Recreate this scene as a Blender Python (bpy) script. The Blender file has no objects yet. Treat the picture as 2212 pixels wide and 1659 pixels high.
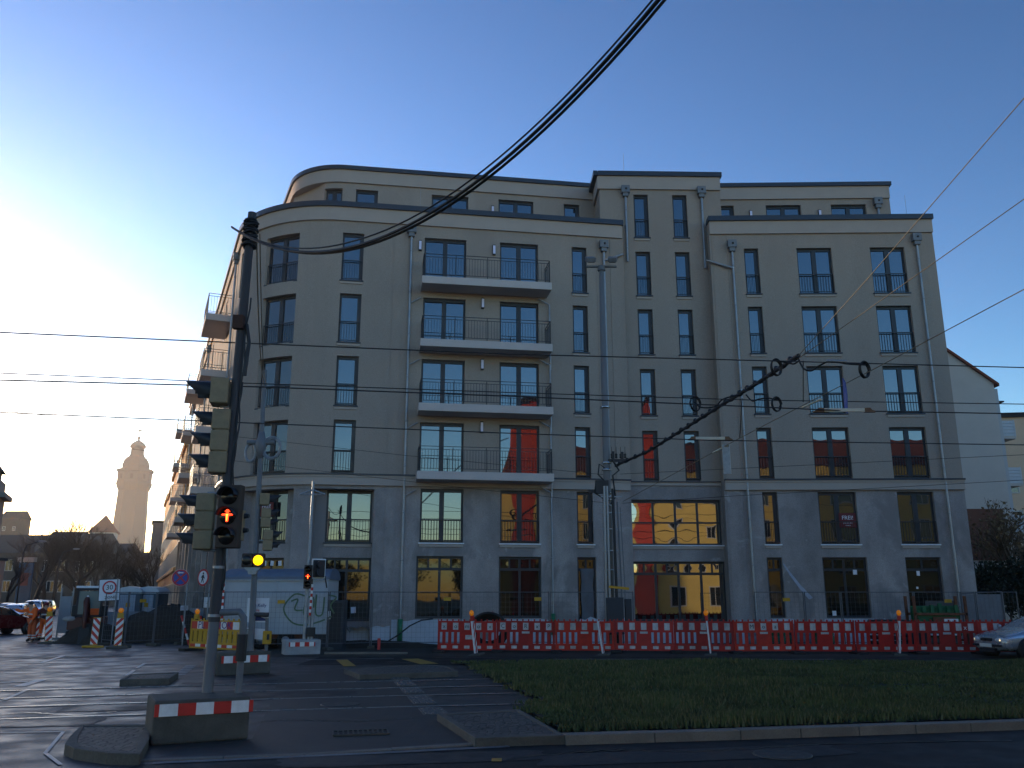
import bpy, math, random
from mathutils import Matrix, Vector
R=math.radians
rnd=random.Random(7)
SC=bpy.context.scene; COL=SC.collection
# ---------------------------------------------------------------- camera, sky, sun, exposure
F=1866.; CX=1106.; CY=829.5; PIT=R(13.88); EYE=1.9
cam=bpy.data.objects.new('camera',bpy.data.cameras.new('camera')); COL.objects.link(cam)
cam.location=(0,0,EYE); cam.rotation_euler=(R(90)+PIT,0,0)
cam.data.sensor_width=36; cam.data.lens=36*F/2212; cam.data.clip_start=.1; cam.data.clip_end=6000
SC.camera=cam
SUN_AZ=R(-42); SUN_EL=R(7.5)
w=bpy.data.worlds.new('World'); SC.world=w; w.use_nodes=True
wn=w.node_tree.nodes; wl=w.node_tree.links
sky=wn.new('ShaderNodeTexSky'); sky.sky_type='NISHITA'; sky.sun_disc=False
sky.sun_elevation=SUN_EL; sky.sun_rotation=SUN_AZ
sky.altitude=100; sky.air_density=1.0; sky.dust_density=.35; sky.ozone_density=2.6
gm=wn.new('ShaderNodeGamma'); gm.inputs[1].default_value=1.62; wl.new(sky.outputs[0],gm.inputs[0])
tn=wn.new('ShaderNodeVectorMath'); tn.operation='MULTIPLY'; tn.inputs[1].default_value=(1.25,.97,.9); hs=wn.new('ShaderNodeHueSaturation'); hs.inputs['Saturation'].default_value=1.04; wl.new(gm.outputs[0],hs.inputs['Color']); wl.new(hs.outputs[0],tn.inputs[0])
wl.new(tn.outputs[0],wn['Background'].inputs[0]); wn['Background'].inputs[1].default_value=.14
sl=bpy.data.lights.new('sun','SUN'); sl.energy=3.2; sl.angle=R(.55); sl.color=(1,.8,.56)
so=bpy.data.objects.new('sun',sl); COL.objects.link(so); so.location=(-60,80,60)
SV=Vector((math.sin(SUN_AZ)*math.cos(SUN_EL),math.cos(SUN_AZ)*math.cos(SUN_EL),math.sin(SUN_EL)))
so.rotation_euler=(-SV).to_track_quat('-Z','Y').to_euler()
SC.view_settings.view_transform='Standard'; SC.view_settings.look='None'
SC.view_settings.gamma=1; SC.view_settings.exposure=.42
# ---------------------------------------------------------------- picture <-> place (2212 x 1659 picture units)
_c,_s=math.cos(PIT),math.sin(PIT)
def ray(u,v):
    x=(u-CX)/F; y=(CY-v)/F
    return (x,_c-y*_s,_s+y*_c)
def G(u,v,z=0):
    r=ray(u,v); t=(z-EYE)/r[2]; return Vector((r[0]*t,r[1]*t,z))
def AT(u,v,Y):
    r=ray(u,v); t=Y/r[1]; return Vector((r[0]*t,Y,EYE+r[2]*t))
def NAT(x,y,z=0): return G(x/1.8228,y/1.8228,z)
# ---------------------------------------------------------------- materials
MATS={}
def mat(name,col,rough=.7,var=.12,scale=3.,bump=0.,bscale=60.,metal=0.,ior=1.45,emit=None,estr=0,alpha=None,fine=0.,coat=0,streak=0.):
    if name in MATS: return MATS[name]
    m=bpy.data.materials.new(name); m.use_nodes=True; MATS[name]=m
    n=m.node_tree.nodes; l=m.node_tree.links; b=n['Principled BSDF']
    b.inputs['Roughness'].default_value=rough; b.inputs['Metallic'].default_value=metal; b.inputs['IOR'].default_value=ior
    if coat: b.inputs['Coat Weight'].default_value=coat; b.inputs['Coat Roughness'].default_value=.08
    tc=n.new('ShaderNodeTexCoord')
    if var>0:
        nz=n.new('ShaderNodeTexNoise'); nz.inputs['Scale'].default_value=scale; nz.inputs['Detail'].default_value=6; nz.inputs['Roughness'].default_value=.65
        mp=n.new('ShaderNodeMapping'); l.new(tc.outputs['Object'],mp.inputs[0]); l.new(mp.outputs[0],nz.inputs[0])
        if streak: mp.inputs['Scale'].default_value=(1,1,streak)
        cr=n.new('ShaderNodeValToRGB'); e=cr.color_ramp.elements
        e[0].position=.3; e[1].position=.72
        e[0].color=tuple(c*(1-var) for c in col)+(1,); e[1].color=tuple(min(1,c*(1+var)) for c in col)+(1,)
        l.new(nz.outputs[0],cr.inputs[0]); out=cr.outputs[0]
        if fine>0:
            n2=n.new('ShaderNodeTexNoise'); n2.inputs['Scale'].default_value=bscale*.8; n2.inputs['Detail'].default_value=3
            l.new(tc.outputs['Object'],n2.inputs[0])
            mr=n.new('ShaderNodeMapRange'); mr.inputs[1].default_value=.25; mr.inputs[2].default_value=.75
            mr.inputs[3].default_value=1-fine; mr.inputs[4].default_value=1+fine; l.new(n2.outputs[0],mr.inputs[0])
            vm=n.new('ShaderNodeVectorMath'); vm.operation='SCALE'; l.new(out,vm.inputs[0]); l.new(mr.outputs[0],vm.inputs['Scale']); out=vm.outputs[0]
        l.new(out,b.inputs['Base Color'])
        m2=n.new('ShaderNodeMapRange'); m2.inputs[1].default_value=.3; m2.inputs[2].default_value=.7
        m2.inputs[3].default_value=max(0,rough-.1); m2.inputs[4].default_value=min(1,rough+.1)
        l.new(nz.outputs[0],m2.inputs[0]); l.new(m2.outputs[0],b.inputs['Roughness'])
    else: b.inputs['Base Color'].default_value=tuple(col)+(1,)
    if bump>0:
        n3=n.new('ShaderNodeTexNoise'); n3.inputs['Scale'].default_value=bscale; n3.inputs['Detail'].default_value=4
        l.new(tc.outputs['Object'],n3.inputs[0]); bp=n.new('ShaderNodeBump'); bp.inputs['Strength'].default_value=bump; bp.inputs['Distance'].default_value=.02
        l.new(n3.outputs[0],bp.inputs['Height']); l.new(bp.outputs[0],b.inputs['Normal'])
    if emit: b.inputs['Emission Color'].default_value=tuple(emit)+(1,); b.inputs['Emission Strength'].default_value=estr
    return m
def glassy(name,col,ior=2.3,rough=.015,wob=.0,wscale=1.2):
    m=mat(name,col,rough,0,ior=ior)
    if wob:
        n=m.node_tree.nodes;l=m.node_tree.links;tc=n.new('ShaderNodeTexCoord');nz=n.new('ShaderNodeTexNoise');nz.inputs['Scale'].default_value=wscale;nz.inputs['Detail'].default_value=0
        l.new(tc.outputs['Object'],nz.inputs[0]);bp=n.new('ShaderNodeBump');bp.inputs['Strength'].default_value=wob;bp.inputs['Distance'].default_value=.02
        l.new(nz.outputs[0],bp.inputs['Height']);l.new(bp.outputs[0],n['Principled BSDF'].inputs['Normal'])
    return m
STUCCO=mat('render_beige',(.34,.285,.242),.92,.1,.45,.45,38,fine=.16,streak=.3)
STUCCO2=mat('render_band',(.42,.355,.31),.9,.05,1.2,.25,140,fine=.05)
BALC=mat('balcony_concrete',(.56,.49,.46),.85,.06,1.5,.2,90,fine=.04)
PLAST=mat('raw_plaster',(.32,.285,.275),.95,.4,.42,.5,36,fine=.18,streak=.55)
def blotch(m,col,scale,lo,hi,stretch):
    # second, sharper-edged layer of damp stains and fresh patches over a wall material
    n=m.node_tree.nodes;l=m.node_tree.links;b=n['Principled BSDF'];src=b.inputs['Base Color'].links[0].from_socket
    tc=n.new('ShaderNodeTexCoord');mp=n.new('ShaderNodeMapping');mp.inputs['Scale'].default_value=stretch;l.new(tc.outputs['Object'],mp.inputs[0])
    z=n.new('ShaderNodeTexNoise');z.inputs['Scale'].default_value=scale;z.inputs['Detail'].default_value=7;z.inputs['Roughness'].default_value=.6;z.inputs['Distortion'].default_value=.4;l.new(mp.outputs[0],z.inputs[0])
    r=n.new('ShaderNodeMapRange');r.inputs[1].default_value=lo;r.inputs[2].default_value=hi;l.new(z.outputs[0],r.inputs[0])
    x=n.new('ShaderNodeMix');x.data_type='RGBA';l.new(r.outputs[0],x.inputs[0]);l.new(src,x.inputs[6]);x.inputs[7].default_value=col+(1,);l.new(x.outputs[2],b.inputs['Base Color'])
blotch(PLAST,(.235,.212,.207),.55,.52,.6,(1,1,.7)); blotch(PLAST,(.385,.355,.345),.8,.62,.66,(1,1,1.3))
blotch(STUCCO,(.305,.254,.214),.35,.55,.75,(1,1,.3))
PIERM=mat('pale_primer',(.5,.5,.52),.9,.25,1.2,.2,60,streak=.4)
INSUL=mat('white_insulation',(.5,.52,.57),.9,.12,1.6,.2,30,fine=.05)
ANTH=mat('anthracite_frame',(.022,.026,.034),.45,.1,3)
CAP=mat('dark_metal_cap',(.035,.042,.055),.4,.15,2,metal=.3)
GLASS=glassy('window_glass',(.012,.014,.017),2.2,.012,.05,.9)
BIGG=glassy('big_window_glass',(.012,.012,.012),3.3,.015,.05,.8)
SHOPG=glassy('shop_glass',(.014,.012,.009),1.5,.02,.08,.8)
BLIND=mat('roller_curtain',(.28,.3,.34),.8,.1,6)
ZINC=mat('zinc_pipe',(.3,.31,.33),.42,.25,5,metal=.5,streak=.3)
GREENP=mat('green_pipe',(.02,.16,.07),.5,.15)
GALV=mat('galvanised_steel',(.3,.32,.35),.5,.25,6,metal=.6)
STEEL=mat('pole_grey',(.14,.15,.165),.55,.25,3,bump=.1,streak=.3)
DPOLE=mat('dark_pole',(.05,.05,.055),.7,.3,4,.25,30,streak=.2)
BLACK=mat('black_rubber',(.012,.012,.013),.6,.2,8)
BLKP=mat('black_plastic',(.012,.014,.02),.5,.1)
HEADM=mat('signal_housing',(.26,.2,.115),.6,.2,6)
REDB=mat('barrier_red',(.42,.015,.012),.5,.25,4,fine=.05)
REDB2=mat('barrier_red_faded',(.47,.026,.012),.6,.35,3,fine=.08)
REDB3=mat('barrier_red_dirty',(.33,.02,.014),.7,.4,2.5,fine=.1)
PLW=mat('barrier_reflector',(.5,.5,.5),.5,.3,7)
PLW2=mat('barrier_reflector_dirty',(.38,.37,.36),.6,.4,5)
REDS=mat('reflector_red',(.5,.02,.018),.4,.12,9)
WHT=mat('reflector_white',(.72,.72,.72),.45,.14,7)
YEL=mat('barrier_yellow',(.5,.27,.012),.5,.15,6)
ORNG=mat('amber_lens',(.85,.26,.01),.25,.1,12,emit=(1,.28,.01),estr=.12)
CONC=mat('block_concrete',(.085,.08,.068),.95,.35,2.5,.5,45,fine=.1)
CONCL=mat('pale_concrete',(.33,.33,.34),.9,.22,3,.4,45,fine=.08)
WHITEP=mat('white_paint',(.7,.72,.75),.5,.08,4)
PAPER=mat('paper',(.75,.76,.8),.8,.05)
SKIN=mat('skin',(.45,.27,.19),.6,.05)
HIVIS=mat('hivis_orange',(.85,.13,.015),.7,.1,9)
NAVY=mat('navy_cloth',(.02,.025,.045),.85,.2,9)
REFL=mat('reflective_tape',(.6,.6,.58),.4,.05)
TYRE=mat('tyre',(.015,.015,.016),.8,.2,20)
# ---------------------------------------------------------------- mesh builder
W={}
class MB:
    def __init__(s): s.v=[];s.f=[];s.mi=[];s.sm=[];s.T=None
    def add(s,vs,fs,mi=0,sm=False):
        o=len(s.v)
        if s.T is not None: vs=[tuple(s.T@Vector(p)) for p in vs]
        s.v+= [tuple(p) for p in vs]
        for f in fs: s.f.append([i+o for i in f]); s.mi.append(mi); s.sm.append(sm)
        return s
    def box(s,c,d,rz=0,mi=0,M=None):
        x,y,z=d[0]/2,d[1]/2,d[2]/2
        vs=[Vector((a*x,b*y,e*z)) for e in(-1,1) for b in(-1,1) for a in(-1,1)]
        m=Matrix.Translation(c)@(M if M is not None else Matrix.Rotation(rz,4,'Z'))
        return s.add([m@p for p in vs],[(0,2,3,1),(4,5,7,6),(0,1,5,4),(2,6,7,3),(0,4,6,2),(1,3,7,5)],mi)
    def tube(s,pts,r,n=6,mi=0,cap=True,sm=True,close=False):
        pts=[Vector(p) for p in pts]; k=len(pts)
        rs=r if isinstance(r,(list,tuple)) else [r]*k
        vs=[];fs=[];up=None
        for i,p in enumerate(pts):
            if close: d=pts[(i+1)%k]-pts[i-1]
            else: d=pts[min(i+1,k-1)]-pts[max(i-1,0)]
            d.normalize()
            if up is None:
                up=Vector((0,0,1)) if abs(d.z)<.9 else Vector((1,0,0))
            a=d.cross(up); a.normalize(); b=a.cross(d); up=b
            for j in range(n):
                t=2*math.pi*j/n; vs.append(p+(a*math.cos(t)+b*math.sin(t))*rs[i])
        for i in range(k if close else k-1):
            q=(i+1)%k
            for j in range(n):
                j2=(j+1)%n; fs.append((i*n+j,i*n+j2,q*n+j2,q*n+j))
        s.add(vs,fs,mi,sm)
        if cap and not close:
            s.add([vs[j] for j in range(n)],[tuple(range(n))],mi); s.add([vs[(k-1)*n+j] for j in range(n)],[tuple(reversed(range(n)))],mi)
        return s
    def lathe(s,prof,n=16,c=(0,0,0),mi=0,sm=True,rot=0,M=None):
        vs=[];fs=[]
        for r,z in prof:
            for j in range(n):
                t=2*math.pi*j/n+rot; p=Vector((r*math.cos(t),r*math.sin(t),z))
                vs.append((M@p if M is not None else p)+Vector(c))
        for i in range(len(prof)-1):
            for j in range(n):
                j2=(j+1)%n; fs.append((i*n+j,i*n+j2,(i+1)*n+j2,(i+1)*n+j))
        fs.append(tuple(reversed(range(n)))); fs.append(tuple(range((len(prof)-1)*n,len(prof)*n)))
        return s.add(vs,fs,mi,sm)
    def prism(s,poly,h0,h1,mi=0,M=None):
        n=len(poly); m=M if M is not None else Matrix.Identity(4)
        vs=[m@Vector((p[0],p[1],h0)) for p in poly]+[m@Vector((p[0],p[1],h1)) for p in poly]
        fs=[tuple(reversed(range(n))),tuple(range(n,2*n))]+[(i,(i+1)%n,n+(i+1)%n,n+i) for i in range(n)]
        return s.add(vs,fs,mi)
    def sphere(s,c,r,n=12,mi=0,sq=(1,1,1)):
        k=n//2; prof=[(max(.001,math.sin(math.pi*i/k)),-math.cos(math.pi*i/k)) for i in range(k+1)]
        M=Matrix.Diagonal((r*sq[0],r*sq[1],r*sq[2],1)); return s.lathe(prof,n,c,mi,True,0,M)
    def quad(s,a,b,c,d,mi=0): return s.add([a,b,c,d],[(0,1,2,3)],mi)
    def build(s,name,mats,parent=None,world=False,bevel=0,sub=0,fix=True):
        if not isinstance(mats,(list,tuple)): mats=[mats]
        me=bpy.data.meshes.new(name); vs=s.v
        if world and parent is not None:
            I=W[parent].inverted(); vs=[tuple(I@Vector(p)) for p in vs]
        me.from_pydata(vs,[],s.f)
        for m in mats: me.materials.append(m)
        me.polygons.foreach_set('material_index',s.mi); me.polygons.foreach_set('use_smooth',s.sm)
        me.update()
        o=bpy.data.objects.new(name,me); COL.objects.link(o)
        if parent is not None: o.parent=parent; W[o]=W[parent]
        else: W[o]=Matrix.Identity(4)
        if bevel:
            b=o.modifiers.new('bevel','BEVEL'); b.width=bevel; b.segments=2; b.limit_method='ANGLE'; b.angle_limit=R(40)
        if sub:
            b=o.modifiers.new('sub','SUBSURF'); b.levels=sub; b.render_levels=sub
        return o
def tag(o,label=None,cat=None,group=None,kind=None):
    if label: o['label']=label
    if cat: o['category']=cat
    if group: o['group']=group
    if kind: o['kind']=kind
    return o
def thing(name,label,cat,loc=(0,0,0),rz=0,group=None,tilt=None):
    o=bpy.data.objects.new(name,None); COL.objects.link(o); o.empty_display_size=.2
    M=Matrix.Translation(Vector(loc))@Matrix.Rotation(rz,4,'Z')
    if tilt is not None: M=M@tilt
    o.location=loc; o.rotation_euler=M.to_euler(); W[o]=M
    return tag(o,label,cat,group)
def copy_thing(src,loc,rz,label,tilt=None):
    def cp(o,par):
        c=o.copy(); COL.objects.link(c)
        if par is not None: c.parent=par
        for ch in list(o.children): cp(ch,c)
        return c
    r=cp(src,None); M=Matrix.Translation(Vector(loc))@Matrix.Rotation(rz,4,'Z')
    if tilt is not None: M=M@tilt
    r.location=loc; r.rotation_euler=M.to_euler(); r['label']=label; W[r]=M
    return r
def frame(o,ex,ez=(0,0,1)):
    """matrix whose local x is ex, local z is ez and local y points away from the viewer side"""
    ex=Vector(ex).normalized(); ez=Vector(ez).normalized(); ey=ez.cross(ex)
    m=Matrix((ex,ey,ez)).transposed().to_4x4(); m.translation=Vector(o); return m
def text(s,size,name,m,parent,M,depth=.004,world=True,sx=1.):
    cu=bpy.data.curves.new(name,'FONT'); cu.body=s; cu.size=size; cu.extrude=depth; cu.align_x='CENTER'; cu.align_y='CENTER'; cu.resolution_u=2
    t=bpy.data.objects.new(name,cu); COL.objects.link(t); bpy.context.view_layer.update()
    me=bpy.data.meshes.new_from_object(t.evaluated_get(bpy.context.evaluated_depsgraph_get()))
    COL.objects.unlink(t); bpy.data.objects.remove(t)
    A=M@Matrix.Rotation(R(90),4,'X')@Matrix.Diagonal((sx,1,1,1))
    if world and parent is not None: A=W[parent].inverted()@A
    me.transform(A); me.materials.clear(); me.materials.append(m)
    o=bpy.data.objects.new(name,me); COL.objects.link(o); o.name=name
    if parent is not None: o.parent=parent; W[o]=W[parent]
    return o
# ---------------------------------------------------------------- ground, roads, grass
def struct(o,kind='structure'): o['kind']=kind; return o
def asphalt(name,col,r0,r1,spec=.5):
    m=bpy.data.materials.new(name); m.use_nodes=True; n=m.node_tree.nodes;l=m.node_tree.links;b=n['Principled BSDF']
    tc=n.new('ShaderNodeTexCoord')
    def N(sc,det=5):
        z=n.new('ShaderNodeTexNoise'); z.inputs['Scale'].default_value=sc; z.inputs['Detail'].default_value=det; l.new(tc.outputs['Object'],z.inputs[0]); return z
    a=N(.22); g=N(45,3); cr=n.new('ShaderNodeValToRGB'); e=cr.color_ramp.elements
    e[0].position=.35;e[1].position=.68;e[0].color=tuple(c*.72 for c in col)+(1,);e[1].color=tuple(c*1.25 for c in col)+(1,)
    l.new(a.outputs[0],cr.inputs[0])
    mr=n.new('ShaderNodeMapRange');mr.inputs[1].default_value=.3;mr.inputs[2].default_value=.7;mr.inputs[3].default_value=.6;mr.inputs[4].default_value=1.4;l.new(g.outputs[0],mr.inputs[0])
    vm=n.new('ShaderNodeVectorMath');vm.operation='SCALE';l.new(cr.outputs[0],vm.inputs[0]);l.new(mr.outputs[0],vm.inputs['Scale']);l.new(vm.outputs[0],b.inputs['Base Color'])
    a2=N(1.3,5);m2=n.new('ShaderNodeMapRange');m2.inputs[1].default_value=.38;m2.inputs[2].default_value=.62;m2.inputs[3].default_value=r0;m2.inputs[4].default_value=r1;l.new(a2.outputs[0],m2.inputs[0]);l.new(m2.outputs[0],b.inputs['Roughness'])
    bp=n.new('ShaderNodeBump');bp.inputs['Strength'].default_value=.35;bp.inputs['Distance'].default_value=.01;l.new(g.outputs[0],bp.inputs['Height']);l.new(bp.outputs[0],b.inputs['Normal'])
    b.inputs['Specular IOR Level'].default_value=spec
    MATS[name]=m; return m
ASPH=asphalt('asphalt',(.036,.034,.034),.43,.64)
ASPH2=asphalt('asphalt_patch',(.022,.022,.024),.5,.75,.4)
ASPH3=asphalt('asphalt_dry',(.02,.019,.019),.6,.85,.25)
def stones(name,col,scale,rough,joint=(.02,.02,.018),brick=False,var=.35):
    m=bpy.data.materials.new(name); m.use_nodes=True;n=m.node_tree.nodes;l=m.node_tree.links;b=n['Principled BSDF'];b.inputs['Roughness'].default_value=rough
    tc=n.new('ShaderNodeTexCoord')
    if brick:
        k=n.new('ShaderNodeTexBrick');k.inputs['Scale'].default_value=scale;k.inputs['Mortar Size'].default_value=.02
        k.inputs['Color1'].default_value=tuple(c*(1-var) for c in col)+(1,);k.inputs['Color2'].default_value=tuple(c*(1+var) for c in col)+(1,);k.inputs['Mortar'].default_value=joint+(1,)
        l.new(tc.outputs['Object'],k.inputs[0]);l.new(k.outputs[0],b.inputs['Base Color']);h=k.outputs[1];inv=True
    else:
        k=n.new('ShaderNodeTexVoronoi');k.feature='DISTANCE_TO_EDGE';k.inputs['Scale'].default_value=scale;k.inputs['Randomness'].default_value=.55
        l.new(tc.outputs['Object'],k.inputs['Vector']);k2=n.new('ShaderNodeTexVoronoi');k2.inputs['Scale'].default_value=scale;k2.inputs['Randomness'].default_value=.55;l.new(tc.outputs['Object'],k2.inputs['Vector'])
        bw=n.new('ShaderNodeRGBToBW');l.new(k2.outputs['Color'],bw.inputs[0]);cr=n.new('ShaderNodeValToRGB');e=cr.color_ramp.elements
        e[0].color=tuple(c*(1-var) for c in col)+(1,);e[1].color=tuple(c*(1+var) for c in col)+(1,);l.new(bw.outputs[0],cr.inputs[0])
        st=n.new('ShaderNodeMapRange');st.inputs[1].default_value=.02;st.inputs[2].default_value=.12;l.new(k.outputs[0],st.inputs[0])
        mx=n.new('ShaderNodeMix');mx.data_type='RGBA';l.new(st.outputs[0],mx.inputs[0]);mx.inputs[6].default_value=joint+(1,);l.new(cr.outputs[0],mx.inputs[7]);l.new(mx.outputs[2],b.inputs['Base Color'])
        h=st.outputs[0];inv=False
    bp=n.new('ShaderNodeBump');bp.inputs['Strength'].default_value=.8;bp.inputs['Distance'].default_value=.03;bp.invert=inv;l.new(h,bp.inputs['Height']);l.new(bp.outputs[0],b.inputs['Normal'])
    MATS[name]=m;return m
COBB=stones('cobbles',(.085,.078,.068),9,.75)
PAVE=stones('paving',(.03,.027,.025),2.2,.6,(.035,.034,.032),True,.18)
KERBM=mat('kerb_granite',(.17,.145,.12),.8,.25,2.2,.3,60,fine=.15)
EARTH=mat('earth',(.035,.028,.022),.95,.4,1.2,.8,9,fine=.3)
GRASSB=mat('turf',(.018,.019,.008),.95,.4,1.2,.5,30)
RAIL=mat('rail_steel',(.16,.14,.13),.3,.1,3,metal=.9)
def sheet(name,pts,z,m,kind='structure'):
    b=MB(); b.add([(p[0],p[1],z) for p in pts],[tuple(range(len(pts)))]); o=b.build(name,m); o['kind']=kind; return o
def DP(l): return [G(u,v) for u,v in l]
b=MB(); b.add([(-1500,-700,0),(1500,-700,0),(1500,2500,0),(-1500,2500,0)],[(0,1,2,3)]); struct(b.build('ground',ASPH))
sheet('pavement',[(-9.2,29.6),(30,28.9),(60,29),(60,60),(18,60),(18,45),(-10,45)],.014,EARTH)
sheet('crossing_paving',DP([(545,1597),(309,1643),(658,1632),(1030,1609),(1027,1594),(944,1541),(850,1465),(777,1457),(742,1444),(600,1470),(585,1520)]),.010,PAVE)
sheet('near_road',[G(300,1652),G(658,1638),G(1027,1615),G(1222,1606),G(1600,1594),G(2212,1574),G(2700,1556),(30,2,0),(-6,2,0)],.004,ASPH3)
sheet('far_lane',[G(700,1416),G(2212,1418),(60,29,0),(60,25.2,0),G(2212,1436),G(975,1437),G(640,1437)],.004,ASPH3)
# tram bed and rails
def railY(off,X): return off+.2*X-.0065*X*X if X>-11 else off+.2*-11-.0065*121+.343*(X+11)
RO=[21.85,20.2,18.6,16.75]
XS=[-60,-40,-28,-20,-16]+[x*.8 for x in range(-16,24)]+[20,26,34,44,60]
def strip(X0,X1,off,wd,z,b,mi=0):
    xs=[x for x in XS if X0<=x<=X1]
    pv=None
    for x in xs:
        a=(x,railY(off,x)-wd/2,z); c=(x,railY(off,x)+wd/2,z)
        if pv: b.quad(pv[0],a,c,pv[1],mi)
        pv=(a,c)
for k,(i,j) in enumerate([(0,1),(2,3)]):
    t=thing('tram_track',['far tram track of two steel rails, next to the block with the poster pole','near tram track of two steel rails passing right behind the big striped block'][k],'tram track',group='tram tracks crossing the street')
    for q in (i,j):
        b=MB()
        pv=None
        for x in XS:
            y=railY(RO[q],x); p=[(x,y-.035,.004),(x,y-.032,.016),(x,y+.032,.016),(x,y+.035,.004)]
            if pv:
                for e in range(3): b.add([pv[e],p[e],p[e+1],pv[e+1]],[(0,1,2,3)],0)
            pv=p
        b.build('rail',RAIL,t)
        b=MB(); strip(-60,60,RO[q]-.075,.07,.008,b); b.build('flangeway',BLACK,t)
# grass in the middle of the street
GP=DP([(975,1433),(1018,1440),(1032,1450),(1048,1462),(1090,1480),(1126,1498),(1170,1515),(1125,1533),(1222,1588),(2212,1557),(2700,1540),(2700,1428),(2212,1432)])
sheet('grass_base',GP,.05,GRASSB)
def inside(x,y,P):
    r=False;j=len(P)-1
    for i in range(len(P)):
        if (P[i][1]>y)!=(P[j][1]>y) and x<(P[j][0]-P[i][0])*(y-P[i][1])/(P[j][1]-P[i][1])+P[i][0]: r=not r
        j=i
    return r
GR=[mat('grass_blade',(.08,.09,.026),.85,.5,.9),mat('grass_blade_dry',(.16,.14,.055),.9,.3,1.5)]
b=MB(); vs=b.v; fs=b.f; cnt=0
x0,x1=min(p[0] for p in GP),min(26,max(p[0] for p in GP)); y0,y1=min(p[1] for p in GP),max(p[1] for p in GP)
for i in range(150000):
    x=rnd.uniform(x0,x1); y=y0+(y1-y0)*rnd.random()**1.5
    if not inside(x+.18*math.sin(y*5)+rnd.gauss(0,.08),y+rnd.gauss(0,.05),GP): continue
    nx=(math.sin(x*1.3+y*.7)+math.sin(y*2.1-x*.6)+math.sin(x*.45)*1.2)/3
    if any(abs(y-railY(o,x))<.1 for o in RO): continue
    h=(.035+.06*rnd.random())*(1+.75*nx)+.012; a=rnd.random()*6.28; wd=.012+.0006*y; lx,ly=rnd.gauss(0,.03),rnd.gauss(0,.03)
    k=len(vs); vs+=[(x-math.cos(a)*wd,y-math.sin(a)*wd,.045),(x+math.cos(a)*wd,y+math.sin(a)*wd,.045),(x+lx,y+ly,.05+h)]
    fs.append((k,k+1,k+2)); b.mi.append(1 if rnd.random()<.16+.2*nx else 0); b.sm.append(False)
struct(b.build('grass',GR),'stuff')
# kerbs and cobbled islands
def kerb_line(name,pts,wd,h,seg=1.0,z0=-.02):
    b=MB(); pts=[Vector((p[0],p[1],0)) for p in pts]
    for a,c in zip(pts,pts[1:]):
        L=(c-a).length; n=max(1,round(L/seg)); d=(c-a)/L; nn=Vector((-d.y,d.x,0))
        for i in range(n):
            p=a+d*(L*i/n+.004); q=a+d*(L*(i+1)/n-.004); dz=rnd.uniform(-.004,.004)
            P=[p,q,q+nn*wd,p+nn*wd]; 
            b.prism([(t.x,t.y) for t in P],z0,h+dz)
    o=b.build(name,KERBM,bevel=.012); o['kind']='structure'; return o
def island(outer,h,wd=.16):
    c=sum((Vector((p[0],p[1],0)) for p in outer),Vector())/len(outer)
    inn=[Vector((p[0],p[1],0))+(c-Vector((p[0],p[1],0))).normalized()*wd for p in outer]
    b=MB(); n=len(outer)
    for i in range(n):
        j=(i+1)%n; b.prism([outer[i][:2],outer[j][:2],inn[j][:2],inn[i][:2]],-.02,h)
    struct(b.build('island_kerb',mat('old_kerb',(.1,.09,.075),.9,.35,3,.4,50,fine=.15),bevel=.01))
    b=MB(); b.prism([p[:2] for p in inn],-.01,h-.012); struct(b.build('island_cobbles',COBB))
def DPz(l,z): return [G(u,v,z) for u,v in l]
island(DPz([(161,1616),(232,1626),(303,1628),(322,1596),(326,1564),(178,1565),(150,1590),(140,1607)],.13),.13)
island(DPz([(259,1468),(366,1465),(386,1452),(280,1456)],.14),.14)
island(DPz([(742,1444),(777,1457),(990,1450),(968,1438),(914,1435)],.13),.13,.12)
island(DPz([(1027,1594),(1221,1588),(1122,1532),(1060,1535),(944,1541)],.12),.12,.2)
kl=[G(1222,1588,.13),G(1600,1577,.13),G(2212,1557,.13),G(2700,1538,.13)]
kerb_line('kerb',kl,.22,.13,1.0)
kerb_line('drop_kerb',[G(300,1646),G(658,1634),G(1027,1611),G(1222,1603)],.14,.02,1.)
kerb_line('far_kerb',[G(975,1434),G(1500,1433.5),G(2212,1433),G(2700,1431)],.12,.06,1.2)
kerb_line('pavement_kerb',[G(700,1414),G(880,1414)],.14,.08,1.)
# road paint
LP=mat('road_paint',(.33,.33,.33),.55,.3,6)
YP=mat('road_paint_yellow',(.4,.22,.04),.6,.3,6)
def line(pts,wd,m=LP,z=.013,name='road_marking'):
    b=MB(); p=[G(u,v,z) for u,v in pts]
    for a,c in zip(p,p[1:]):
        d=(c-a).normalized(); n=Vector((-d.y,d.x,0))*wd/2
        b.quad(a-n,c-n,c+n,a+n)
    return struct(b.build(name,m))
line([(-60,1432),(88,1432),(137,1416)],.14); line([(0,1438),(60,1437)],.12); line([(90,1437),(143,1435)],.12)
line([(39,1483),(89,1468)],.25); line([(9,1512),(62,1488)],.09); line([(-40,1583),(137,1580),(98,1626),(131,1651)],.05)
line([(0,1454),(212,1450)],.1); line([(0,1474),(60,1472)],.2)
for i in range(6):
    a=i/6; line([(387+27*a,1458-22*a),(390+27*a,1456-22*a)],.28)
line([(274,1459),(290,1447)],.1); line([(296,1443),(313,1433)],.1); line([(313,1434),(400,1433)],.12)
line([(1062,1641),(1084,1641)],.22,YP); line([(885,1423),(928,1434)],.55,YP); line([(738,1425),(756,1439)],.35,YP)
line([(0,1447),(40,1446)],.1); line([(1200,1424),(1400,1424)],.1); line([(1600,1424),(1800,1424)],.1); line([(660,1425),(850,1422)],.1)
line([(330,1648),(800,1627),(1100,1612)],.12,mat('road_paint_worn',(.16,.16,.165),.7,.4,5))
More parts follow.
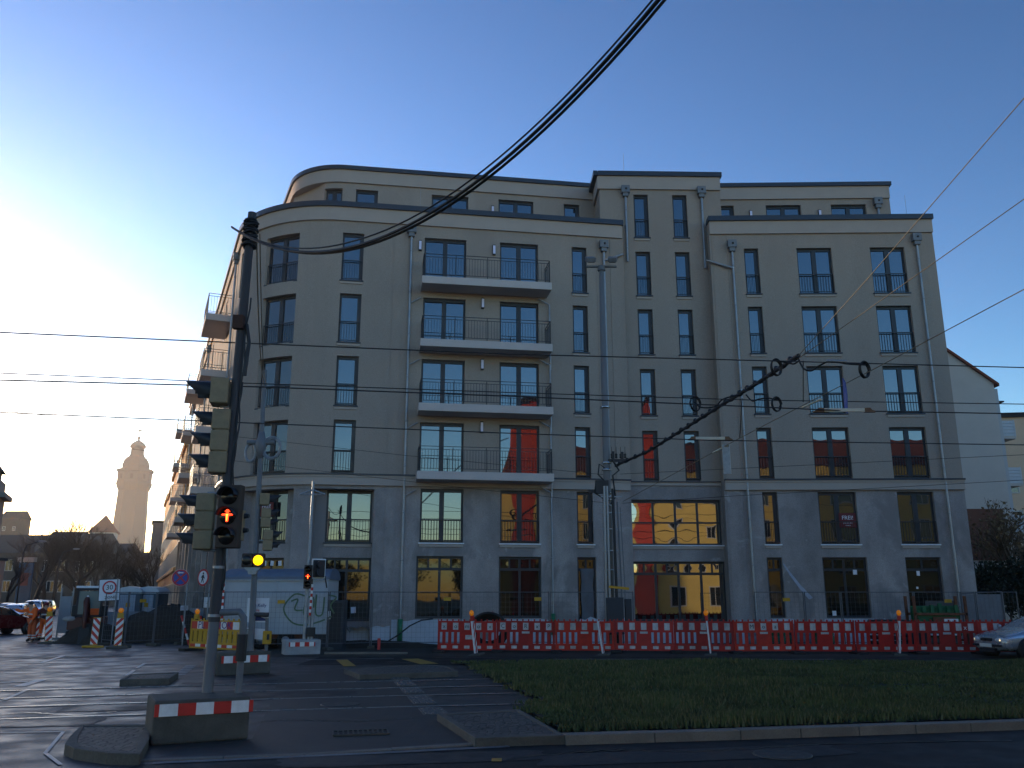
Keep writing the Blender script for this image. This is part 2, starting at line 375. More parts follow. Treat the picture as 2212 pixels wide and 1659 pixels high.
# guide stones across the tracks, and the drain
TAC=mat('tactile_stone',(.13,.12,.11),.8,.2,5,.3,40)
b=MB()
A0,A1=NAT(1565,2664),NAT(1720,2818)
d=(A1-A0).normalized(); nn=Vector((-d.y,d.x,0)); L=(A1-A0).length; k=0
while k*.31<L-.3:
    p=A0+d*(k*.31+.15)
    if not any(abs(p.y-railY(o,p.x))<.22 for o in RO):
        b.box(p+Vector((0,0,.012)),(.29,.42,.02),math.atan2(d.y,d.x))
        for g in (-.15,-.05,.05,.15): b.box(p+nn*g+Vector((0,0,.026)),(.22,.045,.014),math.atan2(d.y,d.x))
    k+=1
struct(b.build('guide_paving',TAC))
g0,g1=NAT(1312,2895),NAT(1528,2888); c=(g0+g1)/2; L=(g1-g0).length; az=math.atan2((g1-g0).y,(g1-g0).x)
t=thing('drain_grate','long iron drain grate set in the paving of the crossing','drain grate',(c.x,c.y,.012),az)
b=MB(); b.box((0,0,.002),(L,.42,.012)); b.build('drain_pit',BLACK,t)
b=MB(); 
for q in (-.2,.2): b.box((0,q,.014),(L,.03,.02))
n=int(L/.07)
for i in range(n+1): b.box((-L/2+L*i/n,0,.014),(.022,.4,.018))
b.build('grate_bars',mat('cast_iron',(.06,.06,.06),.5,.3,8,metal=.5),t)

# worn asphalt: repair patches, tar seams and manhole covers
rg=random.Random(3)
for i,(u,v,lx,ly) in enumerate(((60,1560,2.2,1.2),(230,1530,1.5,.9),(520,1475,2.6,.8),(900,1640,3.2,.7),(1500,1632,4.,.8),(640,1500,2.4,.9),(100,1420,5,1.2))):
    c=G(u,v); a_=rg.uniform(.1,.35); M=Matrix.Translation((c.x,c.y,.0085+.0004*i))@Matrix.Rotation(a_,4,'Z'); b=MB(); b.T=M
    n=22; b.add([(lx/2*(1+.05*rg.uniform(-1,1))*max(-1,min(1,1.35*math.cos(2*math.pi*k/n))),ly/2*(1+.05*rg.uniform(-1,1))*max(-1,min(1,1.35*math.sin(2*math.pi*k/n))),0) for k in range(n)],[tuple(range(n))]); struct(b.build('road_patch',ASPH2))
TAR=mat('tar_seam',(.012,.012,.013),.35,.2,5)
for pts in ([(-10,1545),(60,1540),(150,1546),(260,1538)],[(560,1560),(640,1556),(760,1561),(900,1552)],[(1100,1640),(1300,1622),(1500,1626),(1800,1608),(2212,1600)],[(300,1445),(420,1440),(470,1448)]):
    b=MB(); Q=[G(u,v) for u,v in pts]; pv=None
    for a_,c in zip(Q,Q[1:]):
        for k in range(14):
            p=a_.lerp(c,k/14)+Vector((0,rg.uniform(-.05,.05),.0125)); w_=rg.uniform(.015,.04)
            t_=(p+Vector((0,-w_,0)),p+Vector((0,w_,0)))
            if pv: b.quad(pv[0],t_[0],t_[1],pv[1])
            pv=t_
    struct(b.build('tar_seam',TAR))
for u,v,lab in ((735,1523,'round iron manhole cover in the crossing left of the guide stones'),(1690,1632,'round iron manhole cover in the near road')):
    c=G(u,v); b=MB(); b.lathe([(.36,.0),(.36,.017),(.33,.019),(.3,.014),(.02,.014)],24,(c.x,c.y,.002)); tag(b.build('manhole_cover',mat('cast_iron',(1,1,1))),lab,'manhole cover')
# ---------------------------------------------------------------- the apartment building
class Path:
    """facade line seen from above; s runs to the right, d is the distance out of the wall"""
    def __init__(s,p,ang,arc=None):
        s.p=Vector((p[0],p[1])); s.a=R(ang); s.arc=arc
        s.d=Vector((math.cos(s.a),math.sin(s.a))); s.n=Vector((s.d.y,-s.d.x))
        if arc:
            sA,rad,th=arc; s.sA=sA;s.rad=rad;s.th=R(th); s.c=s.p+s.d*sA-s.n*rad; s.sB=sA-rad*s.th
    def rot(s,S):
        if not s.arc or S>=s.sA: return 0
        return min((s.sA-S)/s.rad,s.th)
    def dirn(s,S):
        a=s.a-s.rot(S); d=Vector((math.cos(a),math.sin(a))); return d,Vector((d.y,-d.x))
    def at(s,S,d=0,z=0):
        dr,n=s.dirn(S)
        if not s.arc or S>=s.sA: q=s.p+s.d*S+s.n*d
        elif S>=s.sB: q=s.c+n*(s.rad+d)
        else: q=s.c+n*(s.rad+d)+dr*(S-s.sB)
        return Vector((q.x,q.y,z))
    def inv(s,u,v,d=0):
        r=ray(u,v); p=s.p+s.n*d; t=p.dot(s.n)/(r[0]*s.n.x+r[1]*s.n.y)
        return ((Vector((r[0],r[1]))*t-p).dot(s.d),EYE+r[2]*t)
    def fr(s,S,d,z):
        dr,n=s.dirn(S); return frame(s.at(S,d,z),(dr.x,dr.y,0))
PC=Path((4.88,37.9),9.,(-12.7,5.,76.)); PD=Path((4.94,38.3),1.5); PE=Path((9.3,37.8),-1.3)
BLD=thing('apartment_building','beige six storey apartment block with rounded corner, balconies and unfinished grey ground floors','building',(0,40,0))
ROWS={5:(15.5,17.77),4:(12.65,14.9),3:(9.83,12.05),2:(6.95,9.23),1:(4.1,6.37),0:(1.06,3.57)}
def wall(name,path,s0,s1,z0,z1,ops,m,dep=.24,d=0,step=.5,zbot=True,ends=False):
    ss={round(s0,4),round(s1,4)}; zs={round(z0,4),round(z1,4)}
    for o in ops: ss|={round(o[0],4),round(o[1],4)}; zs|={round(o[2],4),round(o[3],4)}
    ss=sorted(x for x in ss if s0-1e-6<=x<=s1+1e-6); zs=sorted(x for x in zs if z0-1e-6<=x<=z1+1e-6)
    if path.arc:
        ex=[]
        for a,c in zip(ss,ss[1:]):
            if c>path.sB-.01 and a<path.sA+.01 and c-a>step:
                n=int((c-a)/step)+1; ex+=[a+(c-a)*i/n for i in range(1,n)]
        ss=sorted(set(ss+ex+[x for x in (path.sA,path.sB) if s0<x<s1]))
    b=MB(); idx={}
    def V(i,j,k=0):
        key=(i,j,k)
        if key not in idx: idx[key]=len(b.v); b.v.append(tuple(path.at(ss[i],d-(dep if k else 0),zs[j])))
        return idx[key]
    def hole(i,j):
        if not(0<=i<len(ss)-1 and 0<=j<len(zs)-1): return None
        x=(ss[i]+ss[i+1])/2; z=(zs[j]+zs[j+1])/2
        return any(o[0]<x<o[1] and o[2]<z<o[3] for o in ops)
    def f(*q): b.f.append(q); b.mi.append(0); b.sm.append(False)
    for i in range(len(ss)-1):
        for j in range(len(zs)-1):
            if hole(i,j):
                if hole(i-1,j) is False: f(V(i,j),V(i,j+1),V(i,j+1,1),V(i,j,1))
                if hole(i+1,j) is False: f(V(i+1,j,1),V(i+1,j+1,1),V(i+1,j+1),V(i+1,j))
                if hole(i,j-1) is False: f(V(i,j,1),V(i+1,j,1),V(i+1,j),V(i,j))
                if hole(i,j+1) is False: f(V(i,j+1),V(i+1,j+1),V(i+1,j+1,1),V(i,j+1,1))
            else: f(V(i,j),V(i+1,j),V(i+1,j+1),V(i,j+1))
    if ends:
        for i,fl in ((0,1),(len(ss)-1,0)):
            for j in range(len(zs)-1):
                q=(V(i,j),V(i,j+1),V(i,j+1,1),V(i,j,1)); f(*(q if fl else q[::-1]))
    return b.build(name,m,BLD,True)
def band(name,path,s0,s1,z0,z1,d0,d1,m,step=.45,par=None):
    n=max(1,int((s1-s0)/step)) if path.arc else 1
    ss=[s0+(s1-s0)*i/n for i in range(n+1)]; b=MB(); vs=[];fs=[]
    for S in ss: vs+=[path.at(S,d1,z0),path.at(S,d1,z1),path.at(S,d0,z1),path.at(S,d0,z0)]
    for i in range(n):
        for q in range(4): fs.append((4*i+q,4*i+(q+1)%4,4*i+4+(q+1)%4,4*i+4+q)[::-1])
    fs+= [(0,1,2,3),(4*n+3,4*n+2,4*n+1,4*n)]
    b.add(vs,fs); return b.build(name,m,par or BLD,True)
def pane_mesh(b,x0,x1,z0,z1,y,bul,n=6):
    vs=[];fs=[]
    for j in range(n+1):
        for i in range(n+1):
            a=2*i/n-1;c=2*j/n-1
            vs.append((x0+(x1-x0)*i/n,y-bul*(1-a*a)*(1-c*c),z0+(z1-z0)*j/n))
    for j in range(n):
        for i in range(n): k=j*(n+1)+i; fs.append((k,k+1,k+n+2,k+n+1))
    b.add(vs,fs,0,True)
def bars(b,x0,x1,z0,z1,y,gap=.115,top=True,r=.011):
    b.box(((x0+x1)/2,y,z1),(x1-x0,.04,.045)); b.box(((x0+x1)/2,y,z0),(x1-x0,.03,.03))
    n=max(1,round((x1-x0)/gap))
    for i in range(n+1): b.box((x0+(x1-x0)*i/n,y,(z0+z1)/2),(r*2,r*2,z1-z0))
def window(path,s0,s1,z0,z1,kind='wide',d=0,rec=.17,rail=True,sill=True,glass=None,trans=False,blind=None,snow=False,fine=True):
    S=(s0+s1)/2; wd=s1-s0; M=path.fr(S,d-rec,0); A=path.at(s0,d-rec); Bq=path.at(s1,d-rec)
    if path.arc and path.rot(S)>0:
        A=path.at(s0,d-rec-.06);Bq=path.at(s1,d-rec-.06); M=frame((A+Bq)/2,Bq-A); wd=(Bq-A).length
    h=wd/2; fw=.085; b=MB(); b.T=M; glass=glass or GLASS; top=.13 if kind!='shop' else .1; bot=.1
    b.box((0,.03,z1-top/2),(wd,.09,top)); b.box((0,.03,z0+bot/2),(wd,.09,bot))
    for e in (-1,1): b.box((e*(h-fw/2),.03,(z0+z1)/2),(fw,.085,z1-z0-top-bot))
    cols=[(-h+fw,h-fw)]
    if kind=='wide':
        b.box((0,.02,(z0+z1)/2),(.2,.1,z1-z0-top-bot)); cols=[(-h+fw,-.1),(.1,h-fw)]
    if kind=='narrow': cols=[(-h+fw,h-fw-.09)]; b.box((h-fw-.045,.035,(z0+z1)/2),(.09,.08,z1-z0-top-bot))
    zr=[(z0+bot,z1-top)]; tb=None
    if kind=='big':
        n=4; cols=[]; x=-h+fw; cw=(wd-2*fw-.09*3)/4
        for i in range(n):
            cols.append((x,x+cw)); x+=cw
            if i<3: b.box((x+.045,.03,(z0+z1)/2),(.09,.085,z1-z0-top-bot)); x+=.09
        zm=(z0+z1)/2
        for c in cols: b.box(((c[0]+c[1])/2,.03,zm),(c[1]-c[0],.08,.07))
        zr=[(z0+bot,zm-.035),(zm+.035,z1-top)]
    if kind=='shop':
        zt=z1-.52; n=max(1,round(wd/1.05)); cols=[]; x=-h+fw; cw=(wd-2*fw-.1*(n-1))/n
        for i in range(n):
            cols.append((x,x+cw)); x+=cw
            if i<n-1: b.box((x+.05,.03,(z0+z1)/2),(.1,.085,z1-z0-top-bot)); x+=.1
        for c in cols:
            b.box(((c[0]+c[1])/2,.03,zt),(c[1]-c[0],.08,.11)); b.box(((c[0]+c[1])/2,.035,(zt+.055+z1-top)/2),(.07,.07,z1-top-zt-.055))
        zr=[(z0+bot,zt-.055),(zt+.055,z1-top)]
    win=b.build('window',ANTH,BLD,True)
    for c in cols:
        for k,zz in enumerate(zr):
            p=MB(); p.T=M
            if kind=='shop' and k==1:
                m_=(c[0]+c[1])/2
                pane_mesh(p,c[0],m_-.035,zz[0],zz[1],.03,rnd.choice((-1,1))*.002,4); p.build('pane',glass,win,True)
                p=MB(); p.T=M; pane_mesh(p,m_+.035,c[1],zz[0],zz[1],.03,rnd.choice((-1,1))*.002,4); p.build('pane',glass,win,True)
            else:
                bl=rnd.uniform(.0006,.002)*(-1 if rnd.random()<.7 else 1)*(1.5 if kind=='big' else 1)
                pane_mesh(p,c[0],c[1],zz[0],zz[1],.03,bl); p.build('pane',glass,win,True)
    if rail:
        p=MB(); p.T=M; zb=z0+.1; zt=z0+.98
        gap=.12
        x0,x1=-h+.01,h-.01; y=-rec*.55
        p.box((0,y,zt),(x1-x0,.045,.04)); p.box((0,y,zb+.03),(x1-x0,.03,.03))
        n=round((x1-x0)/gap)
        for i in range(n+1): p.box((x0+(x1-x0)*i/n,y,(zb+zt)/2),(.016,.016,zt-zb))
        p.build('railing',ANTH,win,True)
    if sill:
        p=MB(); p.T=M; p.box((0,-rec/2-.03,z0-.005),(wd+.1,rec+.1,.05)); p.box((0,-rec/2,z0-.022),(wd,rec,.03))
        p.build('sill',PAPER if snow else CAP,win,True)
        p=MB(); p.T=M; p.box((0,-rec-.025,z0-.095),(wd+.02,.045,.1)); p.build('sill_ledge',STUCCO2,win,True)
    return win
WIDE=[];opsC=[];opsD=[];opsE=[];loC=[];loD=[];loE=[]
def put(path,ops,s0,s1,row,kind,**k):
    z0,z1=ROWS[row] if isinstance(row,int) else row
    ops.append((s0,s1,z0,z1)); return window(path,s0,s1,z0,z1,kind,**k)
# right section
for r in (5,4,3,2):
    put(PE,opsE,1.55,2.22,r,'narrow',sill=r>2); put(PE,opsE,4.0,5.62,r,'wide',sill=r>2); put(PE,opsE,7.4,9.0,r,'wide',sill=r>2)
WFREI=None
put(PE,loE,1.62,2.27,1,'narrow',snow=True); WFREI=put(PE,loE,4.02,5.67,1,'wide',snow=True); put(PE,loE,7.44,9.02,1,'wide',snow=True)
SHOPS={}
SHOPS['e1']=put(PE,loE,1.62,2.28,0,'shop',rail=False,sill=False,glass=SHOPG); SHOPS['e2']=put(PE,loE,3.98,5.88,0,'shop',rail=False,sill=False,glass=SHOPG); SHOPS['e3']=put(PE,loE,7.5,9.0,0,'shop',rail=False,sill=False,glass=SHOPG)
# tower section
for r,z in {6:(18.55,20.8),5:(15.62,17.85),4:(12.75,14.97),3:(9.88,12.08),2:(6.93,9.2)}.items():
    put(PD,opsD,.92,1.62,z,'narrow',sill=r>2); put(PD,opsD,2.8,3.5,z,'narrow',sill=r>2)
put(PD,loD,.27,4.3,(4.1,6.1),'big',rail=False,snow=True,glass=BIGG); put(PD,loD,.29,4.34,(.9,3.42),'shop',rail=False,sill=False,glass=BIGG)
# balcony section
for r in (5,4,3,2):
    put(PC,opsC,-8.95,-7.05,r,'wide',rail=False,sill=False); put(PC,opsC,-5.5,-3.72,r,'wide',rail=False,sill=False)
    put(PC,opsC,-2.13,-1.42,r,'narrow',sill=r>2); put(PC,opsC,-12.6,-11.66,r,'narrow',sill=r>2)
    put(PC,opsC,-16.35,-14.55,r,'wide',sill=r>2); put(PC,opsC,-18.9,-18.2,r,'narrow',sill=r>2)
put(PC,loC,-8.85,-7.03,1,'wide',snow=True); put(PC,loC,-5.45,-3.75,1,'wide',snow=True); put(PC,loC,-2.1,-1.38,1,'narrow',snow=True)
SHOPS['c1']=put(PC,loC,-8.95,-7.0,0,'shop',rail=False,sill=False,glass=SHOPG); SHOPS['c2']=put(PC,loC,-5.5,-3.68,0,'shop',rail=False,sill=False,glass=SHOPG); SHOPS['c3']=put(PC,loC,-2.12,-1.3,(.8,3.57),'shop',rail=False,sill=False,glass=SHOPG)
# rounded corner, lower storeys lie back between piers
WB1=window(PC,-12.75,-10.85,4.1,6.3,'wide',d=-.5,snow=False,rec=.1); SHOPS['b1']=window(PC,-12.8,-10.8,.95,3.5,'shop',d=-.5,rail=False,sill=False,glass=SHOPG,rec=.1)
WB0=window(PC,-16.3,-14.6,4.1,6.3,'wide',d=-.5,rec=.1); SHOPS['b0']=window(PC,-16.3,-14.6,.95,3.5,'shop',d=-.5,rail=False,sill=False,glass=SHOPG,rec=.1)
loB=[(-12.75,-10.85,4.1,6.3),(-12.8,-10.8,.95,3.5),(-16.3,-14.6,4.1,6.3),(-16.3,-14.6,.95,3.5)]
WEND=PC.sB-43
wing=[]
for k in range(9):
    S=PC.sB-2.5-k*4.4
    for r in (5,4,3,2):
        if k in (2,5,8): continue
        wing.append((S-.4,S+.4)+ROWS[r]); window(PC,S-.4,S+.4,*ROWS[r],kind='narrow',rail=False,sill=k<3)
wall('wall',PC,WEND,.25,6.85,18.95,opsC+wing,STUCCO)
wall('wall',PD,-.62,5.05,6.85,21.7,opsD,STUCCO)
wall('wall',PE,.08,10.3,6.85,19.1,opsE,STUCCO)
wall('base_wall',PC,-9.95,.25,0,6.5,loC,PLAST)
wall('base_wall',PC,-19.2,-9.95,0,6.5,loB,PLAST,d=-.5,dep=.14)
wall('base_wall',PC,WEND,-19.2,0,6.5,[],PLAST)
wall('base_wall',PD,-.62,5.05,0,6.85,loD,PLAST)
wall('base_wall',PE,.08,10.3,0,6.5,loE,PLAST)
for s0,s1,m in ((-10.78,-9.9,PLAST),(-14.1,-13.25,PLAST),(-17.6,-16.75,PLAST),(-19.3,-18.55,PIERM)):
    band('pier',PC,s0,s1,0,6.5,-.62,0,m)
band('lintel',PC,-19.3,-9.9,6.3,6.5,-.62,.004,PLAST)
# returns where the sections step
def slab(name,pts,z0,z1,m): 
    b=MB(); b.prism([(p[0],p[1]) for p in pts],z0,z1); return b.build(name,m,BLD,True)
ER=PE.at(10.3); EL=PE.at(.08); CRt=PC.at(.25); 
def retw(name,p,q,z0,z1,m,th=.1):
    d=(q-p).normalized(); n=Vector((-d.y,d.x,0))*th
    return slab(name,[p,q,q+n,p+n],z0,z1,m)
nE=PE.n; back=Vector((-nE.x,-nE.y,0))
retw('side_wall',ER+back*13+Vector((-.02,0,0)),ER+Vector((-.02,0,0)),6.85,19.1,STUCCO); retw('side_base_wall',ER+back*13+Vector((-.03,0,0)),ER+Vector((-.03,0,0)),0,6.85,PLAST)
retw('side_wall',EL,EL+back*1.,6.85,19.1,STUCCO); retw('side_base_wall',EL,EL+back*1.,0,6.85,PLAST)
nC=Vector((-PC.n.x,-PC.n.y,0)); retw('side_wall',CRt+nC*1.,CRt,6.85,18.95,STUCCO); retw('side_base_wall',CRt+nC*1.,CRt,0,6.85,PLAST)
DL=PD.at(-.62);DR=PD.at(5.05); nD=Vector((-PD.n.x,-PD.n.y,0)); retw('side_wall',DL,DL+nD*6,18,21.7,STUCCO); retw('side_wall',DR+nD*6,DR,18,21.7,STUCCO)
# core that closes the block behind the fronts
core=[PC.at(WEND+.1,-.72)]+[PC.at(s,-.9) for s in (PC.sB,PC.sB+1.5,PC.sB+3,PC.sA-1.2,PC.sA,-5,0)]+[PD.at(-.5,-.8),PD.at(5,-.8),PE.at(.3,-.8),PE.at(10.1,-.8),PE.at(10.1,-13),Vector((-2,52,0)),PC.at(WEND+.1,-13)]
slab('core',core,0,18.6,PLAST)
# cornice between the grey and the beige storeys
for p,a,c in ((PC,WEND,.3),(PE,0.02,10.36)):
    band('cornice',p,a,c,6.45,6.86,-.05,.13,STUCCO2); band('cornice_cap',p,a-.02,c+.03,6.86,6.93,-.05,.2,CAP); band('cornice_lip',p,a-.01,c+.01,6.78,6.86,.12,.165,STUCCO2)
band('cornice',PD,.25,4.45,6.72,6.86,-.05,.07,STUCCO2); band('cornice_cap',PD,.2,4.5,6.86,6.91,-.05,.12,CAP)
# parapets: fascia, shadow lip, dark metal cap
for p,a,c,z in ((PC,WEND,.3,18.95),(PE,0.0,10.38,19.1)):
    band('parapet',p,a,c,z-.62,z+.02,-.3,.1,STUCCO2); band('parapet_cap',p,a-.05,c+.05,z+.02,z+.26,-.4,.2,CAP)
band('parapet',PD,-.72,5.15,21.05,21.72,-.3,.1,STUCCO2); band('parapet_cap',PD,-.8,5.23,21.72,21.95,-.4,.2,CAP)
def fascia_side(p,q,z0,z1,th,m,name): retw(name,p,q,z0,z1,m,th)
fascia_side(PD.at(-.62,.1)+Vector((-.1,0,0)),PD.at(-.62,.1)+Vector((-.1,0,0))+nD*5.9,21.05,21.72,.1,STUCCO2,'parapet'); fascia_side(PD.at(-.62,.2)+Vector((-.2,0,0)),PD.at(-.62,.2)+Vector((-.2,0,0))+nD*5.9,21.72,21.95,.2,CAP,'parapet_cap')
# set-back top storeys
PS=-2.3
def pent(path,a,c,z0,z1,wins,d):
    ops=[]
    for s0,s1,k in wins: ops.append((s0,s1,z0,21.05)); window(path,s0,s1,z0+.02,21.05,k,d=d,rail=False,sill=False)
    wall('top_storey_wall',path,a,c,z0,z1-.2,ops,STUCCO,d=d)
    band('top_storey_fascia',path,a-.08,c+.02,z1-.85,z1-.2,d-.3,d+.1,STUCCO2); band('top_storey_cap',path,a-.12,c+.06,z1-.2,z1,d-.4,d+.2,CAP)
pent(PC,PC.sB-6,0.6,18.6,22.2,[(-14.6,-12.95,'wide'),(-12.2,-11.15,'narrow'),(-8.55,-6.75,'wide'),(-5.25,-3.5,'wide'),(-1.95,-1.15,'narrow')],PS)
pent(PE,-.6,9.5,18.6,22.2,[(1.0,1.8,'narrow'),(3.4,5.15,'wide'),(6.65,8.4,'wide')],PS)
pr=PE.at(9.5,PS); retw('top_storey_side_wall',pr+back*8,pr,18.6,22,STUCCO); retw('top_storey_fascia',pr+back*8,pr-back*.1,21.35,22,STUCCO2,.1); retw('top_storey_cap',pr+back*8+Vector((-.1,0,0)),pr+Vector((-.1,0,0))-back*.2,22,22.2,CAP,.3)
top=[PC.at(PC.sB-6,PS-.35)]+[PC.at(s,PS-.35) for s in (PC.sB,PC.sB+3,PC.sA,0.5)]+[PE.at(-.5,PS-.35),PE.at(9.4,PS-.35),PE.at(9.4,-11),Vector((-2,50,0)),PC.at(PC.sB-6,-10)]
slab('roof',top,18.65,21.9,PLAST)
# balconies
def balcony(path,s0,s1,z,dep):
    b=MB(); P=[path.at(s0,.02),path.at(s1,.02),path.at(s1,dep),path.at(s0,dep)][::-1]
    b.prism([(p.x,p.y) for p in P][::-1],z-.34,z); bl=b.build('balcony',BALC,BLD,True,bevel=.015)
    r=MB(); zt=z+1.05
    def run(a,c):
        L=(c-a).length; M=frame(a,c-a); r.T=M
        r.box((L/2,0,zt),(L,.04,.02)); r.box((L/2,0,zt-.13),(L,.025,.02)); r.box((L/2,0,z+.12),(L,.025,.02))
        n=round(L/.125)
        for i in range(n+1): r.box((L*i/n,0,(z+.12+zt-.13)/2),(.014,.014,zt-.25-z))
        n=max(1,round(L/1.3))
        for i in range(n+1): r.box((L*i/n,0,z+.5),(.03,.03,1.04))
    i=.08; dr,n=path.dirn((s0+s1)/2)
    a=path.at(s0+i,0);c=path.at(s0+i,dep-i);e=path.at(s1-i,dep-i);g=path.at(s1-i,0)
    run(a,c);run(c,e);run(e,g); r.T=None; r.build('balcony_railing',ANTH,bl,True)
for k,r in enumerate((5,4,3,2)): balcony(PC,-9.08,-3.32,ROWS[r][0]+.02,1.12)
for st in (2.2,19.5,35):
    for r in (5,4,3,2): balcony(PC,PC.sB-st-3.3,PC.sB-st,ROWS[r][0]+.02,1.25)
# plinth of white insulation board with a ragged upper edge
def plinth(path,a,c,z,d=.03,notch=()):
    b=MB(); n=max(2,int((c-a)/.22)); pv=None
    for i in range(n+1):
        s=a+(c-a)*i/n; zz=z+rnd.uniform(-.06,.12)
        for q in notch:
            if q[0]-.05<s<q[1]+.05: zz=q[2]
        t=[path.at(s,d,0),path.at(s,d,zz),path.at(s,.0,zz)]
        if pv: b.add([pv[0],t[0],t[1],pv[1]],[(0,1,2,3)]); b.add([pv[1],t[1],t[2],pv[2]],[(0,1,2,3)])
        pv=t
    b.build('plinth',INSUL,BLD,True)
plinth(PE,.3,10.2,.95,.03,[(1.5,2.4,1.02),(3.9,6,1.02),(7.4,9.1,1.02),(2.6,3.7,.75)]); plinth(PC,-9.9,.2,1.0,.03,[(-9,-6.9,1.02),(-5.55,-3.6,1.02),(-6.8,-5.7,.2),(-3.3,-2.2,.5),(-1.25,-.3,.95)]); plinth(PC,-13.2,-10.8,.7,-.47); plinth(PC,-10.75,-9.95,.75,.03)
plinth(PD,.1,4.5,.7)
# rainwater pipes
def pipe(path,pts,r=.055,hop=True,green=False,dd=.1):
    b=MB(); P=[path.at(s,dd,z) for s,z in pts]; b.tube(P,r,8)
    z=pts[0][1]-1.4
    for (s0,z0),(s1,z1) in zip(pts,pts[1:]):
        if abs(s0-s1)<.05:
            z=z0-.8
            while z>z1: p=path.at(s0,dd,z); b.lathe([(r+.012,-.03),(r+.012,.03)],8,p); z-=1.95
    o=b.build('downpipe',ZINC,BLD,True)
    if hop:
        h=MB(); s,z=pts[0]; h.T=path.fr(s,dd,z); h.prism([(-.2,-.17),(.2,-.17),(.2,.1),(-.2,.1)],.06,.42); h.prism([(-.13,-.12),(.13,-.12),(.13,.08),(-.13,.08)],-.12,.06); h.build('rain_hopper',mat('hopper_zinc',(.17,.175,.185),.5,.25,4,metal=.3),o,True)
        h=MB(); h.T=path.fr(s,dd,z); h.lathe([(.05,0),(.05,.02)],10,(.02,-.172,.24),M=Matrix.Rotation(R(90),4,'X')); h.build('overflow_hole',BLACK,o,True)
    if green:
        g=MB(); s,z=pts[-1]; g.lathe([(r+.05,0),(r+.05,.85)],10,path.at(s,dd,z-.0)); g.build('pipe_foot',GREENP,o,True)
def si(p,u,v): return p.inv(u,v,.1)[0]
pipe(PC,[(-9.55,17.85),(-9.55,.2)],green=True); pipe(PC,[(-.62,17.7),(-.62,.1)],green=True)
pipe(PD,[(.52,20.75),(.52,17.3)],dd=.1); pipe(PC,[(.3,17.5),(-.58,17.15)],hop=False,dd=.12)
pipe(PD,[(4.2,20.75),(4.2,17.0)]); pipe(PE,[(-.25,17.15),(.98,16.75)],hop=False,dd=.12)
pipe(PE,[(.98,17.7),(.98,.2)]); pipe(PE,[(9.55,17.95),(9.55,.2)])
pipe(PE,[(8.95,20.9),(8.95,18.7)],dd=PS+.1)
for r in (5,4,3,2):
    z=ROWS[r][0]-.36; pipe(PC,[(-9.5,z-.55),(-9.05,z-.28)],.03,False)
    pipe(PC,[(-3.75,z-.05),(-3.25,z-.32),(-3.22,(ROWS[r-1][0]-.9) if r>2 else .4)],.04,False,dd=.12,green=(r==2))
for k in range(3): pipe(PC,[(PC.sB-1.2-k*17.5,18.0),(PC.sB-1.2-k*17.5,6.9)])
# shallow wall strips beside the pipes
for p,a,c,z0,z1 in ((PC,-10.3,-9.9,0,18.3),(PC,-.95,-.9,0,18.3),(PC,-.3,.25,0,18.3),(PE,.08,.5,0,18.4),(PE,.78,.83,0,18.4)):
    band('wall_strip',p,a,c,z0,6.44,-.02,.025,PLAST); band('wall_strip',p,a,c,6.94,z1,-.02,.025,STUCCO)
# wall lamps and lightning rods
LAMPG=mat('lamp_glass',(.75,.72,.9),.3,.05)
def wlamp(path,s,z,d=0):
    b=MB(); b.T=path.fr(s,d,z); b.box((0,-.05,0),(.13,.1,.5)); o=b.build('wall_lamp',BLKP,BLD,True)
    b=MB(); b.T=path.fr(s,d,z); b.prism([(-.055,-.2),(.055,-.2),(.055,.2),(-.055,.2)],.1,.125,M=Matrix.Rotation(R(90),4,'X')); b.build('lamp_glass',LAMPG,o,True)
wlamp(PC,-9.15,17.35); wlamp(PC,-5.78,17.35)
for r in (4,3,2): wlamp(PC,-6.28,ROWS[r][1]-.15)
wlamp(PC,-5.55,20.4,PS); wlamp(PE,2.62,20.5,PS); wlamp(PE,6.05,20.5,PS)
for p,s,z in ((PC,-9.2,19.2),(PD,.5,21.9),(PE,9.3,19.3)):
    b=MB(); b.tube([p.at(s,0,z),p.at(s,0,z+1.1)],.008,4); b.build('lightning_rod',GALV,BLD,True)
# posters and notices
DKRED=mat('sign_red',(.13,.006,.01),.5,.1)
for nm,p,s,z,d,lab in (('letting_sign',PE,5.25,5.15,-.1,'dark red FREI! letting sign in a right hand window of the grey storey'),('letting_sign',PC,-15.75,5.55,-.52,'dark red FREI! letting sign in the rounded corner above the trailer')):
    t=thing(nm,lab,'sign',p.at(s,d,z),group='letting signs in the windows'); M=p.fr(s,d-.0,z)
    b=MB(); b.T=M; b.box((0,0,0),(.72,.03,.62)); b.build('sign_panel',DKRED,t,True)
    M2=M.copy(); M2.translation=p.at(s,d+.02,z+.1); text('FREI!',.24,'lettering',PAPER,t,M2)
    M2.translation=p.at(s,d+.02,z-.12); text('provisionsfrei',.075,'lettering',PAPER,t,M2)
    M2.translation=p.at(s,d+.02,z-.22); text('mieten',.08,'lettering',PAPER,t,M2)
def notice(p,s,z,w,h,d,lab,tl=0):
    b=MB(); b.T=p.fr(s,d,z)@Matrix.Rotation(tl,4,'Y'); b.box((0,0,0),(w,.006,h)); tag(b.build('paper_notice',PAPER),lab,'notice',group='paper notices taped to shop windows')
gd=-.15
notice(PE,5.38,2.95,.17,.2,gd,'white paper notice high in the window left of the green rack'); notice(PE,4.35,1.25,.17,.2,gd,'white paper notice at the foot of the shop window with two notices')
notice(PE,8.05,2.9,.14,.2,gd,'larger white notice in the shop window behind the green rack'); notice(PE,7.95,2.3,.09,.09,gd,'tiny white notice in the shop window behind the green rack')
notice(PC,-12.5,1.35,.24,.26,-.58,'left of the two low notices in the shop window right of the trailer',.1); notice(PC,-11.45,1.4,.2,.25,-.58,'right of the two low notices in the shop window right of the trailer',-.06)
